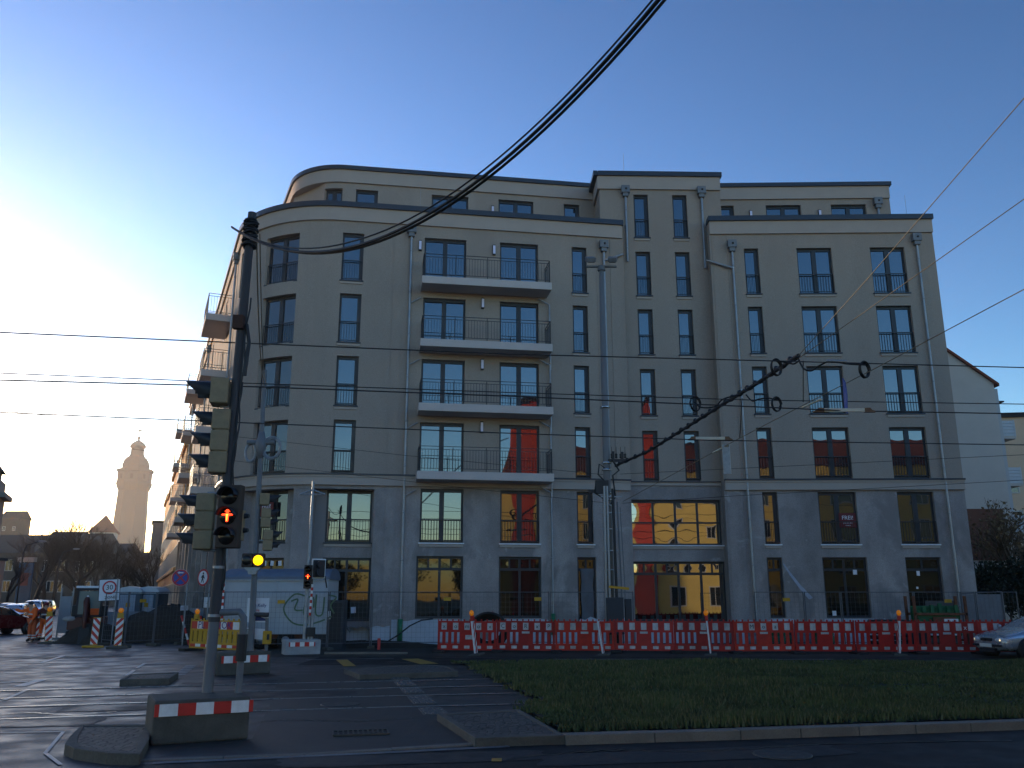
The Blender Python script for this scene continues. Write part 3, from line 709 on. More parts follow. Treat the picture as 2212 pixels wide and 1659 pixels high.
for i in range(4): notice(PC,-16.1+i*.42,3.28,.16,.2,-.57,['first','second','third','last'][i]+' from the left of the four papers above the trailer roof',.1*(-1)**i)
# loose film strip and torn foil on the right hand shop windows
FILM=mat('plastic_film',(.32,.34,.4),.35,.15,5)
b=MB(); P=[PE.at(2.3,.06,3.3),PE.at(2.5,.2,2.9),PE.at(2.85,.32,2.35),PE.at(3.25,.4,1.85)]
for i in range(3): a,c=P[i],P[i+1]; o=Vector((.12,0,.06))*(.5+.3*i); b.quad(a-o*.5,c-o*.6,c+o*.6,a+o*.5)
tag(b.build('plastic_strip',FILM),'torn pale strip of plastic film blowing from the narrow yellow lit shop window','plastic film')
# people entrance board
b=MB(); b.T=PC.fr(-1.68,-.1,1.75); 
vs=[];n=8
for j in range(n+1):
    for i in range(5): vs.append((-.27+.54*i/4+.02*math.sin(j*1.3+i),-.02*math.sin(i*2+j*.8),-.75+2.1*j/n))
b.add(vs,[(j*5+i,j*5+i+1,j*5+i+6,j*5+i+5) for j in range(n) for i in range(4)],0,True); tag(b.build('door_sheet',mat('grey_sheet',(.1,.11,.13),.5,.2,3)),'creased grey plastic sheet hung over the narrow shop door','plastic sheet')
slab('tower_core',[PD.at(-.5,-.6),PD.at(4.95,-.6),PD.at(4.95,-6),PD.at(-.5,-6)],18.3,21.7,PLAST)

# shop fronts and ribs along the side street
for k in range(9):
    S=PC.sB-2.2-k*4.5
    b=MB(); b.T=PC.fr(S-1.6,.0,2.9); b.box((0,-.02,.3),(2.4,.12,4.6)); o=b.build('shop_front',ANTH,BLD,True)
    b=MB(); b.T=PC.fr(S-1.6,.0,2.9); b.box((0,-.085,.3),(2.2,.02,4.3)); b.build('shop_pane',SHOPG,o,True)
    band('wall_strip',PC,S-.2,S+.15,0,6.44,-.02,.22,PLAST)
# dirt splashed on the foot of the wall and rain marks under the sills

# ---------------------------------------------------------------- other buildings
OWIN=glassy('old_window_glass',(.02,.02,.02),1.7,.06,.1,.7); OFR=mat('old_window_frame',(.5,.48,.44),.7,.1)
TILE=mat('red_roof_tile',(.2,.055,.03),.8,.25,2.5,.5,25); SLATE=mat('slate_roof',(.035,.034,.036),.95,.25,2,.4,20)
def house(name,label,x,y,az,wd,dp,h,wm,roof=None,rh=3,rm=TILE,rows=(),cols=0,ww=1.1,wh=1.7,sides=('front',),cat='building',group=None,over=.3,z0=0,hip=0,cornice=None):
    """front face looks along local -y; x,y is the middle of the front foot"""
    t=thing(name,label,cat,(x,y,z0),az,group)
    b=MB(); b.prism([(-wd/2,0),(wd/2,0),(wd/2,dp),(-wd/2,dp)],0,h); b.build('wall',wm,t)
    if roof=='gable':
        b=MB(); o=over
        P=[(-wd/2-o,-o,h),(wd/2+o,-o,h),(wd/2+o,dp+o,h),(-wd/2-o,dp+o,h),(-wd/2-o+hip,dp/2,h+rh),(wd/2+o-hip,dp/2,h+rh)]
        b.add(P,[(0,1,5,4),(2,3,4,5),(1,2,5),(3,0,4),(0,3,2,1)]); b.build('roof',rm,t)
    elif roof=='flat':
        b=MB(); b.prism([(-wd/2-.2,-.2),(wd/2+.2,-.2),(wd/2+.2,dp+.2),(-wd/2-.2,dp+.2)],h,h+.35); b.build('roof',rm,t)
    elif roof=='pyramid':
        b=MB(); o=over; b.add([(-wd/2-o,-o,h),(wd/2+o,-o,h),(wd/2+o,dp+o,h),(-wd/2-o,dp+o,h),(0,dp/2,h+rh)],[(0,1,4),(1,2,4),(2,3,4),(3,0,4),(3,2,1,0)]); b.build('roof',rm,t)
    if cornice:
        for zc in cornice:
            b=MB(); b.prism([(-wd/2-.25,-.25),(wd/2+.25,-.25),(wd/2+.25,dp+.25),(-wd/2-.25,dp+.25)],zc,zc+.3); b.build('cornice',OFR if name=='ornate_house' else wm,t)
    for zr in rows:
        if zr+wh/2>h-.15: continue
        for i in range(cols):
            cx=-wd/2+wd*(i+.5)/cols
            for sd in sides:
                M=Matrix.Translation((cx,0,zr)) if sd=='front' else (Matrix.Translation((wd/2,dp*(i+.5)/cols,zr))@Matrix.Rotation(R(90),4,'Z') if sd=='right' else Matrix.Translation((-wd/2,dp*(i+.5)/cols,zr))@Matrix.Rotation(R(-90),4,'Z'))
                f=MB(); f.T=M
                for e in (-1,1): f.box((e*(ww/2),-.02,0),(.1,.1,wh+.1))
                for e in (-1,1): f.box((0,-.02,e*wh/2),(ww-.1,.1,.1))
                f.box((0,-.02,0),(.07,.08,wh-.1)); wn_=f.build('window',OFR,t)
                p=MB(); p.T=M; p.box((0,-.02,0),(ww-.1,.03,wh-.1)); p.build('pane',OWIN,wn_)
    return t
# gable end house on the right
GW=mat('pale_gable_render',(.52,.46,.42),.9,.06,1,.3,60,fine=.06)
gy=50.; gr=AT(2146,828,gy); gl=gr.x-12.4
t=thing('gable_house','pale plain gable ended apartment house with balconies, behind the right end of the block','building',(gl,gy,0))
zE=gr.z; wd=gr.x-gl; pk=zE+ (AT(2146,828,gy).x-AT(2043,758,gy).x)*.62
b=MB(); k=AT(2043,758,gy); sl_=(k.z-zE)/(gr.x-k.x); rid=zE+sl_*wd/2
b.prism([(0,0),(wd,0),(wd,zE),(wd/2,rid),(0,zE)],0,18,M=Matrix.Rotation(R(90),4,'X')@Matrix.Translation((0,0,-18))); b.build('wall',GW,t)
b=MB(); hh=.17
for e in (0,1):
    a=Vector((wd/2,-.16,rid)); c=Vector((wd+.25,-.16,zE-sl_*.25)) if e else Vector((-.25,-.16,zE-sl_*.25))
    vs=[a,c,c+Vector((0,0,hh)),a+Vector((0,0,hh))]; vs+= [p+Vector((0,18.7,0)) for p in vs]
    b.add(vs,[(0,1,2,3),(7,6,5,4),(0,4,5,1),(1,5,6,2),(2,6,7,3),(3,7,4,0)])
b.build('roof',TILE,t)
CORR=mat('balcony_panel',(.5,.52,.55),.6,.1,2)
for z in (11.2,8.4,5.6,2.8):
    b=MB(); b.box((wd+.6,2.2,z-.08),(1.2,3.4,.16)); o=b.build('balcony',GW,t)
    b=MB()
    for q in range(5): b.box((wd+1.18,2.2,z+.08+q*.19),(.05,3.4,.17)); b.box((wd+.6,.5,z+.08+q*.19),(1.2,.05,.17))
    b.box((wd+1.15,.5,z+.45),(.07,.07,1.0)); b.build('balcony_panel',CORR,o)
b=MB(); b.box((wd+.02,.4,7.5),(.5,.5,13)); b.build('stair_strip',mat('white_render',(.45,.44,.45),.9,.05),t)
b=MB(); b.box((wd+.45,2.4,13.35),(.9,3.4,.08)); b.build('balcony_roof',SLATE,t)
b=MB(); b.box((wd-1.6,-.03,5.4),(2.2,.05,2.9)); b.build('brown_panel',mat('brown_cladding',(.14,.05,.03),.8,.2,3),t)
PINK=mat('peach_render',(.6,.43,.3),.9,.06,1)
house('peach_house','peach coloured flat roofed house half cut off at the right edge of the picture',41.5,66,R(-8),16,12,15.6,PINK,'flat',0,SLATE,(4.5,7.5,10.5),5,1.2,1.6)
# row of older houses further down the side street, on the right hand side
dW,nW=PC.dirn(WEND); PW=PC.at(WEND)
def along(k,off=0): return PW-dW.to_3d()*k+nW.to_3d()*off
azW=math.atan2(dW.y,dW.x)
OR1=mat('ochre_render',(.5,.25,.08),.9,.12,.8,.3,40); OR2=mat('sandstone_render',(.5,.27,.11),.9,.12,.8,.3,40); OR3=mat('rust_render',(.42,.19,.07),.9,.12,.8,.3,40)
k=.3
for i,(L,h,m,lab) in enumerate(((16,15.8,OR1,'ochre old town house in the sunlit row, next to the new block'),(17,16.4,OR3,'rust coloured old town house, second in the sunlit row past the new block'),(16,15.6,OR2,'sandstone coloured old town house, third in the sunlit row'),(16,16.2,OR1,'ochre old town house at the far end of the sunlit row'))):
    c=along(k+L/2,0); 
    house('town_house',lab,c.x,c.y,azW,L-.1,11,h,m,'gable',3.2,TILE if i%2 else SLATE,(2.2,5.6,8.9,12.2),6,1.1,1.9,group='old houses along the side street',cornice=(4.2,h-.3))
    k+=L
c=along(k+4,1.5)
house('narrow_house','narrow grey tower like house end closing the sunlit row',c.x,c.y,azW,5,7,13.5,mat('grey_render',(.25,.24,.22),.9,.1),'flat',0,SLATE,(5,8.4,11),2,1.,1.7)
# left hand side of the side street: ornate house whose corner shows at the picture edge
ORN=mat('sandstone',(.3,.25,.19),.9,.2,.9,.4,30,fine=.1)
LW=18.2
pe=PC.at(PC.sB-70,LW); dv=dW.to_3d()
def left_house(k0,L,name,label,h,m,**q):
    c=PC.at(PC.sB-k0,LW)+dv*(L/2); return house(name,label,c.x,c.y,azW+math.pi,L,13,h,m,**q)
t=left_house(70,32,'ornate_house','ornate sandstone corner house at the left edge of the picture',12.4,ORN,roof='gable',rh=3.2,rm=SLATE,rows=(2.4,6.0,9.6),cols=9,ww=1.2,wh=2.1,cornice=(4.3,12.2),hip=3)
b=MB(); b.prism([(11.5,-.7),(16.3,-.7),(16.3,4),(11.5,4)],0,12.3); b.prism([(11.1,-1.3),(17.2,-1.3),(17.2,4.6),(11.1,4.6)],12.3,12.8); b.prism([(11.8,-.6),(16.2,-.6),(16.2,3.8),(11.8,3.8)],12.8,14.2); b.build('corner_bay',ORN,t)
b=MB(); b.prism([(12.2,-.2),(15.4,-.2),(15.4,3.4),(12.2,3.4)],14.2,15.2); b.add([(11.8,-.6,15.2),(15.8,-.6,15.2),(15.8,3.8,15.2),(11.8,3.8,15.2),(13,1,17.3),(15.4,1,17.3),(15.4,2,17.3),(13,2,17.3)],[(0,1,5,4),(1,2,6,5),(2,3,7,6),(3,0,4,7),(4,5,6,7),(3,2,1,0)]); b.build('corner_roof',SLATE,t)
c_=PC.at(PC.sB-92,LW+4.2)+dv*11; house('peach_shading_house','peach coloured house added past the left picture edge to shade the foot of the side street front',c_.x,c_.y,azW+math.pi,21.5,12,11.5,PINK,'gable',2.5,SLATE,(2.4,5.6,8.6),6)  # added house, blocks the sun from the lower side street front
left_house(37.5,31,'shading_house','long old house added outside the picture on the left to shade the crossing',16.5,ORN,roof='gable',rh=3.,rm=SLATE,rows=(2.4,6,9.5,12.8),cols=7)  # added out of view so its shadow covers the crossing
# dark blocks that close the view down the street
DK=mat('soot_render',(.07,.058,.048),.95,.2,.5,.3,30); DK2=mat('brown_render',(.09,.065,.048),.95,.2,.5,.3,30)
def far(u0,u1,v,Y,lab,m,rows,cols,roof='gable',rh=4,rm=SLATE,name='tenement',**k):
    a=AT(u0,v,Y);c=AT(u1,v,Y); h=a.z-(rh if roof else 0)
    return house(name,lab,(a.x+c.x)/2,Y,0,c.x-a.x,14,h,m,roof,rh,rm,rows,cols,1.4,2.1,group='dark tenements at the end of the street',**k)
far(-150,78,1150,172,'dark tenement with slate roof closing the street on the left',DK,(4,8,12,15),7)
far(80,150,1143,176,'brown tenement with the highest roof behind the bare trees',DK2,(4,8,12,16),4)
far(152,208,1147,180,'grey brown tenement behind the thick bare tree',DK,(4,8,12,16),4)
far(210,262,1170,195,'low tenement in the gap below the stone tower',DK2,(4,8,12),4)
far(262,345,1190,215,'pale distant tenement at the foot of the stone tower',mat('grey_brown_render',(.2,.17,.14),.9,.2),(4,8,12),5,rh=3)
a=AT(223,1150,330); house('turret','small white turret with red pyramid roof beside the stone tower',a.x,330,R(20),9,9,a.z,mat('white_wall',(.5,.48,.44),.9,.1),'pyramid',7,TILE,(a.z-4,),3,1.,1.6,over=.9)
a=AT(22,1120,260); house('distant_house','distant house with chimneys above the left tenement',a.x,260,0,6,6,a.z,DK2,'gable',2.5,SLATE,(a.z-3,),2,.8,1.2)
# blue billboard wall and peach house side at the left edge
a=G(10,1312); BLUE=mat('billboard_blue',(.02,.1,.22),.6,.35,.5)
t=thing('billboard','tall blue painted billboard wall beside the street trees on the left','billboard',AT(47,1300,120)-Vector((0,0,AT(47,1300,120).z)))
b=MB(); b.box((0,0,3.3),(1.9,.3,6.4)); b.build('panel',BLUE,t)
b=MB(); b.box((-.1,-.17,4.3),(1.3,.04,1.7)); b.build('poster_field',mat('billboard_dull_red',(.12,.06,.07),.7,.3,1),t)
b=MB(); b.box((0,0,6.9),(2.3,.7,.6)); b.build('canopy',GALV,t)
for e in (-.8,.8):
    b=MB(); b.box((e,.3,2.2),(.2,.2,4.4)); b.build('post',STEEL,t)
a=AT(4,1215,112); house('peach_annex','low peach coloured building beside the blue billboard',AT(18,1215,115).x-1.7,112,0,3.2,2.5,6.5,PINK,'flat',0,SLATE,(3.5,),2)
# city hall tower
STONE=mat('tower_stone',(.11,.105,.085),.9,.1,.15)
TY=560.; a=AT(283,1110,TY)
t=thing('stone_tower','tall hazy stone tower with corbelled gallery, domed cap and weather vane','tower',(a.x,TY,0),R(12))
b=MB(); r8=R(22.5)
b.lathe([(10.6,0),(10.2,46),(9.3,68.5)],8,mi=0,sm=False,rot=r8); b.build('shaft',STONE,t)
b=MB(); b.lathe([(9.2,68.5),(10.4,71),(11.0,73),(11.0,74),(10.5,75),(10.7,80.5),(11.4,81),(11.4,82.6),(9.8,82.7),(9.8,82.0),(8.6,81.9)],8,sm=False,rot=r8); b.build('gallery',STONE,t)
b=MB(); b.lathe([(8.3,81.5),(8.3,84.6),(8.6,85.2),(8.2,86.2),(7.6,88.4),(6.2,90.3),(4.9,91.3),(4.6,92.4)],8,rot=r8,sm=False); b.build('drum',STONE,t)
b=MB(); b.lathe([(4.2,92.2),(4.0,96.8),(4.9,97.2),(4.9,98.2)],8,rot=r8,sm=False); b.build('lantern',STONE,t)
b=MB(); b.lathe([(5.1,98.0),(4.2,99.6),(2.6,101),(1.,101.9),(.5,102.6),(.9,103.3),(1.,103.9),(.6,104.5),(.18,105),(.15,109.5)],12); o=b.build('cap',mat('copper',(.16,.2,.16),.7,.1),t)
b=MB(); b.prism([(-1.6,108.4),(-.2,107.9),(1.8,108.2),(2.4,108.8),(1.2,108.9),(-.3,109.2)],-.08,.08,M=Matrix.Rotation(R(90),4,'X')); b.build('weather_vane',mat('gilt',(.4,.28,.08),.4,.1,metal=.7),t)
for z in (77.5,):
    for i in range(8):
        b=MB(); b.T=Matrix.Rotation(R(45*i),4,'Z'); b.box((0,-9.9,z),(1.6,.3,3.)); b.build('opening',DK,t)
# houses across the street, behind the camera: they only show as reflections
YR=mat('yellow_render',(.66,.46,.13),.9,.08,.8); RR=mat('red_render',(.5,.055,.03),.9,.06)
house('yellow_house','long yellow house with red tiled roof across the street behind the viewer',38.3,-2.6,R(180),46,12,13.4,YR,'gable',3.6,TILE,(2.0,4.9,7.8,10.9),13,1.3,1.7)
house('red_stair_tower','red stair tower beside the yellow house behind the viewer',15.1,-2.4,R(180),.7,6,20,RR,'flat',0,SLATE)
# ---------------------------------------------------------------- trees
BARK=mat('bark',(.05,.04,.032),.95,.3,6,.6,25); TWIG=mat('twig',(.06,.045,.035),.95,.2,5)
TWIGL=mat('twig_tan',(.2,.13,.07),.95,.25,5)
def tree(name,label,loc,h,seed,spread=.42,r0=.22,depth=5,group=None,leaf=None,nleaf=0,cat='tree',trunkh=.28,low=False,twm=None):
    rg=random.Random(seed); t=thing(name,label,cat,loc,rg.random()*6,group)
    tr=MB(); cr=MB(); tips=[]
    def grow(p,d,L,r,lv):
        n=3; pts=[p]; q=p
        for i in range(n):
            d=(d+Vector((rg.gauss(0,.11),rg.gauss(0,.11),rg.gauss(.03,.05)))).normalized(); q=q+d*L/n; pts.append(q)
        m=tr if lv<=1 else cr
        m.tube(pts,[r*(1-.45*i/n) for i in range(n+1)],7 if lv==0 else (5 if lv<3 else 3),cap=False)
        if lv>=2: tips.append((q,d))
        if lv<depth:
            k=rg.choice((3,4)) if lv<depth-1 else rg.choice((4,5,6))
            for i in range(k):
                f=rg.uniform(.4,1.) if i else 1.; base=pts[min(n,max(1,int(f*n+.5)))]
                a=rg.random()*6.28; sp=spread*rg.uniform(.7,1.5)
                nd=(d+Vector((math.cos(a)*sp*1.3,math.sin(a)*sp*1.3,rg.uniform(-.1,.5)*sp+.12))).normalized()
                grow(base,nd,L*rg.uniform(.58,.8),max(.006,r*.52 if i else r*.6),lv+1)
    if low:
        for i in range(7):
            a=i*.9+rg.random(); grow(Vector((math.cos(a)*.5,math.sin(a)*.5,0)),Vector((math.cos(a)*.45,math.sin(a)*.45,1)).normalized(),h*.33,r0*.5,1)
    else: grow(Vector((0,0,0)),Vector((0,0,1)),h*trunkh,r0,0)
    tr.build('trunk',BARK,t); cr.build('crown',twm or TWIG,t)
    if nleaf:
        lf=MB()
        for i in range(nleaf):
            q,d=rg.choice(tips); c=q+Vector((rg.gauss(0,.22),rg.gauss(0,.22),rg.gauss(0,.2))); s=rg.uniform(.05,.12)
            a=Vector((rg.gauss(0,1),rg.gauss(0,1),rg.gauss(0,1))).normalized(); e=a.orthogonal().normalized()*s; f=a.cross(e).normalized()*s*.7
            lf.add([c-e,c+f,c+e,c-f],[(0,1,2,3)])
        lf.build('foliage',leaf,t)
    return t
gt='bare street trees in front of the dark tenements'
def foot(u,Y): p=AT(u,1300,Y); return (p.x,Y,0)
tree('bare_tree','thick bare street tree in the middle of the dark tenements',foot(152,118),15.5,11,.5,.5,6,gt)
tree('bare_tree','bare street tree with forked trunk right of the blue billboard',foot(72,112),15.,12,.42,.4,6,gt)
tree('bare_tree','bare street tree left of the red pyramid turret, behind the excavator',foot(176,128),14,23,.5,.36,6,gt)
tree('bare_tree','bare street tree between the blue billboard and the white board',foot(96,126),14.5,24,.5,.36,6,gt)
tree('bare_tree','bare street tree over the zone sign',foot(230,112),11.5,25,.55,.3,6,gt)
tree('bare_tree','bare street tree behind the white board',foot(112,140),16,13,.5,.4,5,gt)
tree('bare_tree','bare street tree below the red pyramid turret',foot(205,140),14.5,14,.55,.4,6,gt)
tree('bare_tree','bare street tree below the foot of the stone tower',foot(252,120),11,15,.6,.32,6,gt)
tree('bare_tree','small bare tree in front of the peach annex at the left edge',foot(14,100),9.5,16,.5,.22,5,gt)
tree('bare_tree','slim bare tree against the sunlit house row',foot(336,84),9.5,17,.38,.18,5,gt)
tree('bare_tree','low bare tree leaning over the portable toilets',foot(318,70),6.3,18,.6,.15,5,gt)
DLEAF=mat('dark_ivy',(.018,.024,.01),.8,.4,3); TLEAF=mat('dry_leaf',(.17,.11,.05),.85,.3,4)
tree('bare_tree','bushy bare tree with a few dry leaves in front of the pale gable',(24.2,44.5,0),8.6,21,.5,.22,5,'bushes at the right end of the block',TLEAF,700,twm=mat('twig_brown',(.13,.085,.05),.95,.25,5))
tree('bare_tree','dark bare tree below the balconies of the gable house',(28.2,47,0),8.6,22,.5,.22,5,'bushes at the right end of the block',TLEAF,150)
for i,(x,y,h,lab) in enumerate(((23.9,42.5,4.6,'dark evergreen bush right beside the block'),(26.2,43,5.2,'dark evergreen bush in the middle behind the grey site panel'),(28.8,43,4.8,'dark evergreen bush at the right picture edge'))):
    t=tree('evergreen_bush',lab,(x,y,0),h,30+i,.6,.14,4,'dark evergreen bushes',DLEAF,9000,'bush',low=True)
for i,(x,y,h,lab) in enumerate(((-9,-6,8,'leafless dense tree behind the viewer, farthest left'),(-2,-7,8.5,'leafless dense tree behind the viewer, second from the left'),(4,-6,8,'leafless dense tree behind the viewer, third from the left'),(10,-7.5,8.5,'leafless dense tree behind the viewer, beside the red stair tower'))):
    tree('bare_tree',lab,(x,y,0),h,50+i,.55,.2,5,'trees across the street behind the viewer',DLEAF,1800)
# ---------------------------------------------------------------- catenary wires
WIRE=mat('copper_wire',(.02,.02,.022),.5,.1); ROPE=mat('steel_rope',(.2,.15,.09),.6,.2,9)
def wire(label,pts,r=.013,m=WIRE,name='overhead_wire',group='overhead tram wires',sag=0,n=10,cat='wire'):
    P=[AT(*p) if not isinstance(p,Vector) else p for p in pts]; Q=[]
    if sag or len(P)==2:
        for i in range(n+1):
            f=i/n; q=P[0].lerp(P[-1],f); q.z-=sag*4*f*(1-f); Q.append(q)
    else: Q=P
    b=MB(); b.tube(Q,r,6); return tag(b.build(name,m),label,cat,group)
wire('highest of the long horizontal wires, running just under the second balcony',[(-200,711,14.3),(0,718,14.6),(570,743,16.2),(1106,765,17.4),(1725,781,18.2),(2212,794,18.8),(2500,800,19)],.013)
wire('upper of the pair of horizontal wires under the third balcony railing',[(-200,798,17.8),(0,806,18.3),(570,829,20.3),(1106,848,21.4),(1620,864,22.2),(2212,873,22.8),(2500,876,23)],.013)
wire('lower of the pair of horizontal wires, the contact wire of the near track',[(-200,815,14.3),(0,821,14.6),(570,836,16.2),(1106,856,17.4),(1822,887,18.2),(2212,894,18.8),(2500,898,19)],.014)
wire('lowest thick horizontal wire, crossing the first balcony doors',[(-200,883,17.8),(0,891,18.3),(570,915,20.3),(1106,936,21.4),(1535,951,22.2),(2212,961,22.8),(2500,964,23)],.014)
MY=33.
wire('thin sloping stay wire from the upper left to the lamp mast',[(-60,880,34),(409,932,33.8),(878,984,33.4),(1312,1026,MY)],.009)
wire('lower thin stay wire sloping from the tower to the lamp mast',[(71,946,34),(409,984,33.8),(1005,1054,33.3),(1316,1087,MY)],.009)
wire('thin stay wire from the lamp mast to the right edge at cornice height',[(1340,1024,MY),(1926,996,31),(2260,980,29)],.009)
wire('lowest thin stay wire right of the lamp mast',[(1345,1087,MY),(1591,1071,32),(2140,1041,30),(2260,1034,29)],.009)
wire('steep tan rope rising from the cable hub to the right picture edge',[(1725,768,18.7),(1870,607,14.6),(2212,212,10.5),(2330,80,9.5)],.008,ROPE)
wire('middle tan rope crossing the right hand windows to the picture edge',[(1728,772,18.7),(1870,672,16),(2212,430,12.5),(2330,345,11.7)],.008,ROPE)
wire('lowest tan rope rising from the lamp mast past the cable loop to the right edge',[(1346,1083,MY),(1420,1043,30),(1568,962,24.5),(1741,872,20.5),(1890,796,18),(2212,625,14),(2330,562,13)],.009,ROPE)
# wrapped feeder bundle
def AV(u,v,Y): return AT(u,v,Y)
B0=[(1330,1006,MY),(1400,975,30.5),(1480,925,27.3),(1560,874,24.3),(1606,846,22.4),(1640,825,21.3),(1690,791,19.7),(1725,768,18.7)]
t=thing('feeder_cable','thick black wrapped feeder cable climbing from the lamp mast to the cable hub','cable',AT(*B0[0])); 
P=[AT(*p) for p in B0]
b=MB(); b.tube(P,.05,8); b.build('cable_bundle',BLACK,t,True)
b=MB(); Q=[]; 
for a,c in zip(P,P[1:]):
    L=(c-a).length; n=max(4,int(L/.07)); d=(c-a).normalized(); e=d.orthogonal().normalized(); f=d.cross(e)
    for i in range(n):
        q=a.lerp(c,i/n); th=(len(Q))*.6; Q.append(q+(e*math.cos(th)+f*math.sin(th))*.054)
b.tube(Q,.018,4); b.build('wrapping',BLKP,t,True)
k=0
for a,c in zip(P,P[1:]):
    n=int((c-a).length/.55)
    for i in range(n):
        q=a.lerp(c,(i+.5)/n); b=MB(); b.sphere(q+Vector((0,0,.045)),.07,8); b.build('clip',BLKP,t,True)
# coiled loops and jumpers
def loop(label,u,v,Y,r,turns=3):
    c=AT(u,v,Y); b=MB(); Q=[]
    for i in range(turns*20+1):
        a=2*math.pi*i/20; rr=r*(1-.03*(i/20)); Q.append(c+Vector((rr*.8*math.cos(a),.05*i/20+rr*.55*math.cos(a),rr*math.sin(a))))
    b.tube(Q,.017,6); tag(b.build('cable_loop',BLACK),label,'cable',"coiled feeder loops on the wires")
loop('coiled cable loop left of the hub on the upper wire',1679,792,19.0,.19,3); loop('coiled cable loop on the far right of the upper wire',1870,797,18.2,.18)
loop('coiled cable loop hanging left in front of the tower windows',1503,871,22.4,.2); loop('coiled cable loop on the lower wire right of the thick cable',1679,872,22,.19)
def jump(label,pts,r=.02):
    P=[AT(*p) for p in pts]; Q=[]
    for i in range(len(P)-1):
        p0=P[max(i-1,0)];p1=P[i];p2=P[i+1];p3=P[min(i+2,len(P)-1)]
        for k in range(6):
            f=k/6; Q.append(.5*((2*p1)+(p2-p0)*f+(2*p0-5*p1+4*p2-p3)*f*f+(3*p1-p0-3*p2+p3)*f**3))
    Q.append(P[-1]); b=MB(); b.tube(Q,r,6); tag(b.build('jumper_cable',BLACK),label,'cable','jumper cables on the tram wires')
jump('swinging jumper cable on the right of the hub',[(1725,775,18.7),(1735,795,18.6),(1752,801,18.5),(1770,790,18.4),(1795,780,18.3),(1830,786,18.2),(1870,788,18.1)])
jump('straight jumper along the upper wire left of the hub',[(1680,780,18.9),(1700,783,18.8),(1715,786,18.7),(1727,778,18.7)])
jump('swinging jumper cable left of the thick cable',[(1500,868,22.4),(1515,880,22.4),(1545,878,22.3),(1562,862,22.2),(1600,852,22.1)])
jump('short jumper right of the thick cable',[(1612,853,22.2),(1625,866,22),(1640,862,22),(1660,860,22),(1680,864,22)])
b=MB(); b.tube([AT(1786,779,18.3),AT(1830,781,18.2)],.03,6); tag(b.build('wire_tensioner',GALV),'steel tensioner on the upper wire right of the cable hub','tensioner')
def insul(label,u0,u1,v,Y):
    a=AT(u0,v,Y);c=AT(u1,v,Y); t=thing('section_insulator',label,'insulator',(a+c)/2,math.atan2((c-a).y,(c-a).x),'section insulators on the contact wires')
    L=(c-a).length; b=MB(); b.box((0,0,0),(L*.68,.04,.08)); b.build('bar',mat('insulator_bar',(.6,.56,.45),.6,.1),t,bevel=.01)
    for e in (-1,1):
        b=MB(); b.prism([(e*L*.33,.045),(e*L*.42,.05),(e*L*.45,0),(e*L*.5,-.02),(e*L*.5,-.05),(e*L*.33,-.05)],-.03,.03,M=Matrix.Rotation(R(90),4,'X')); b.build('clamp',mat('rusty_bronze',(.16,.09,.05),.6,.3,9,metal=.4),t)
insul('cream insulator bar on the contact wire in front of a wide right hand window',1757,1890,886,18.2)
insul('cream insulator bar on the lower contact wire in front of the tower',1486,1582,947,22.2)
for lab,p in (('droplet insulator rod on the lowest tan rope, upper one',[(1733,880,20.7),(1775,862,20)]),('droplet insulator rod on the lowest tan rope near the downpipe',[(1540,978,25.3),(1576,960,24.4)])):
    b=MB(); b.tube([AT(*q) for q in p],.025,6); tag(b.build('insulator_rod',mat('insulator_bar',(1,1,1))),lab,'insulator')
for lab,p in (('thin hanger rod from the cable hub down to the tan rope',[(1735,780,18.7),(1735,868,20.4)]),('thin hanger rod beside the narrow window below the lower loop',[(1603,860,22.2),(1598,945,23.8)])):
    b=MB(); b.tube([AT(*q) for q in p],.012,5); tag(b.build('hanger_rod',WIRE),lab,'wire')
b=MB(); p=AT(1825,850,18.6); b.prism([(-.05,-.4),(.02,-.45),(.07,-.05),(.05,.25),(-.02,.36)],-.012,.012,M=Matrix.Translation(p)@Matrix.Rotation(R(-72),4,'Z')@Matrix.Rotation(R(90),4,'X')); tag(b.build('tram_signal_flag',mat('sign_blue',(.03,.07,.3),.5,.05)),'blue tram sign plate hanging edge on from the tan rope','sign')
b=MB(); p=AT(1570,992,24.6); b.box(p,(.2,.05,.85),R(-30)); tag(b.build('tram_sign_plate',GALV),'grey tram sign plate seen from behind on the tan rope by the tower','sign')
# feeder bundle from the site pole over the viewer
Q0=Vector((-4.6,13.15,0))
t=thing('cable_bundle','bundle of four black cables sagging from the site pole up over the viewer','cable',(-4.6,13.1,7.8))
for k,(o,za,r) in enumerate((((0,0),0,.018),((.025,.012),.02,.015),((.045,.02),-.015,.017),((.012,-.02),.075,.011))):
    b=MB(); Q=[]
    for i in range(73):
        s=i/60*9.5 if i<61 else 9.5+(i-60)*.7; z=6.33+.144*(s-3.2)**2+ (za*min(1,s/2.5))
        if s>7.2: z=8.634+(s-7.2)*1.15-.036*(s-7.2)**2+za
        Q.append(Vector((-4.6+s+o[0]*min(1,s),13.15-s+o[1],z)))
    b.tube(Q,r,6); b.build('cable',BLACK,t,True)
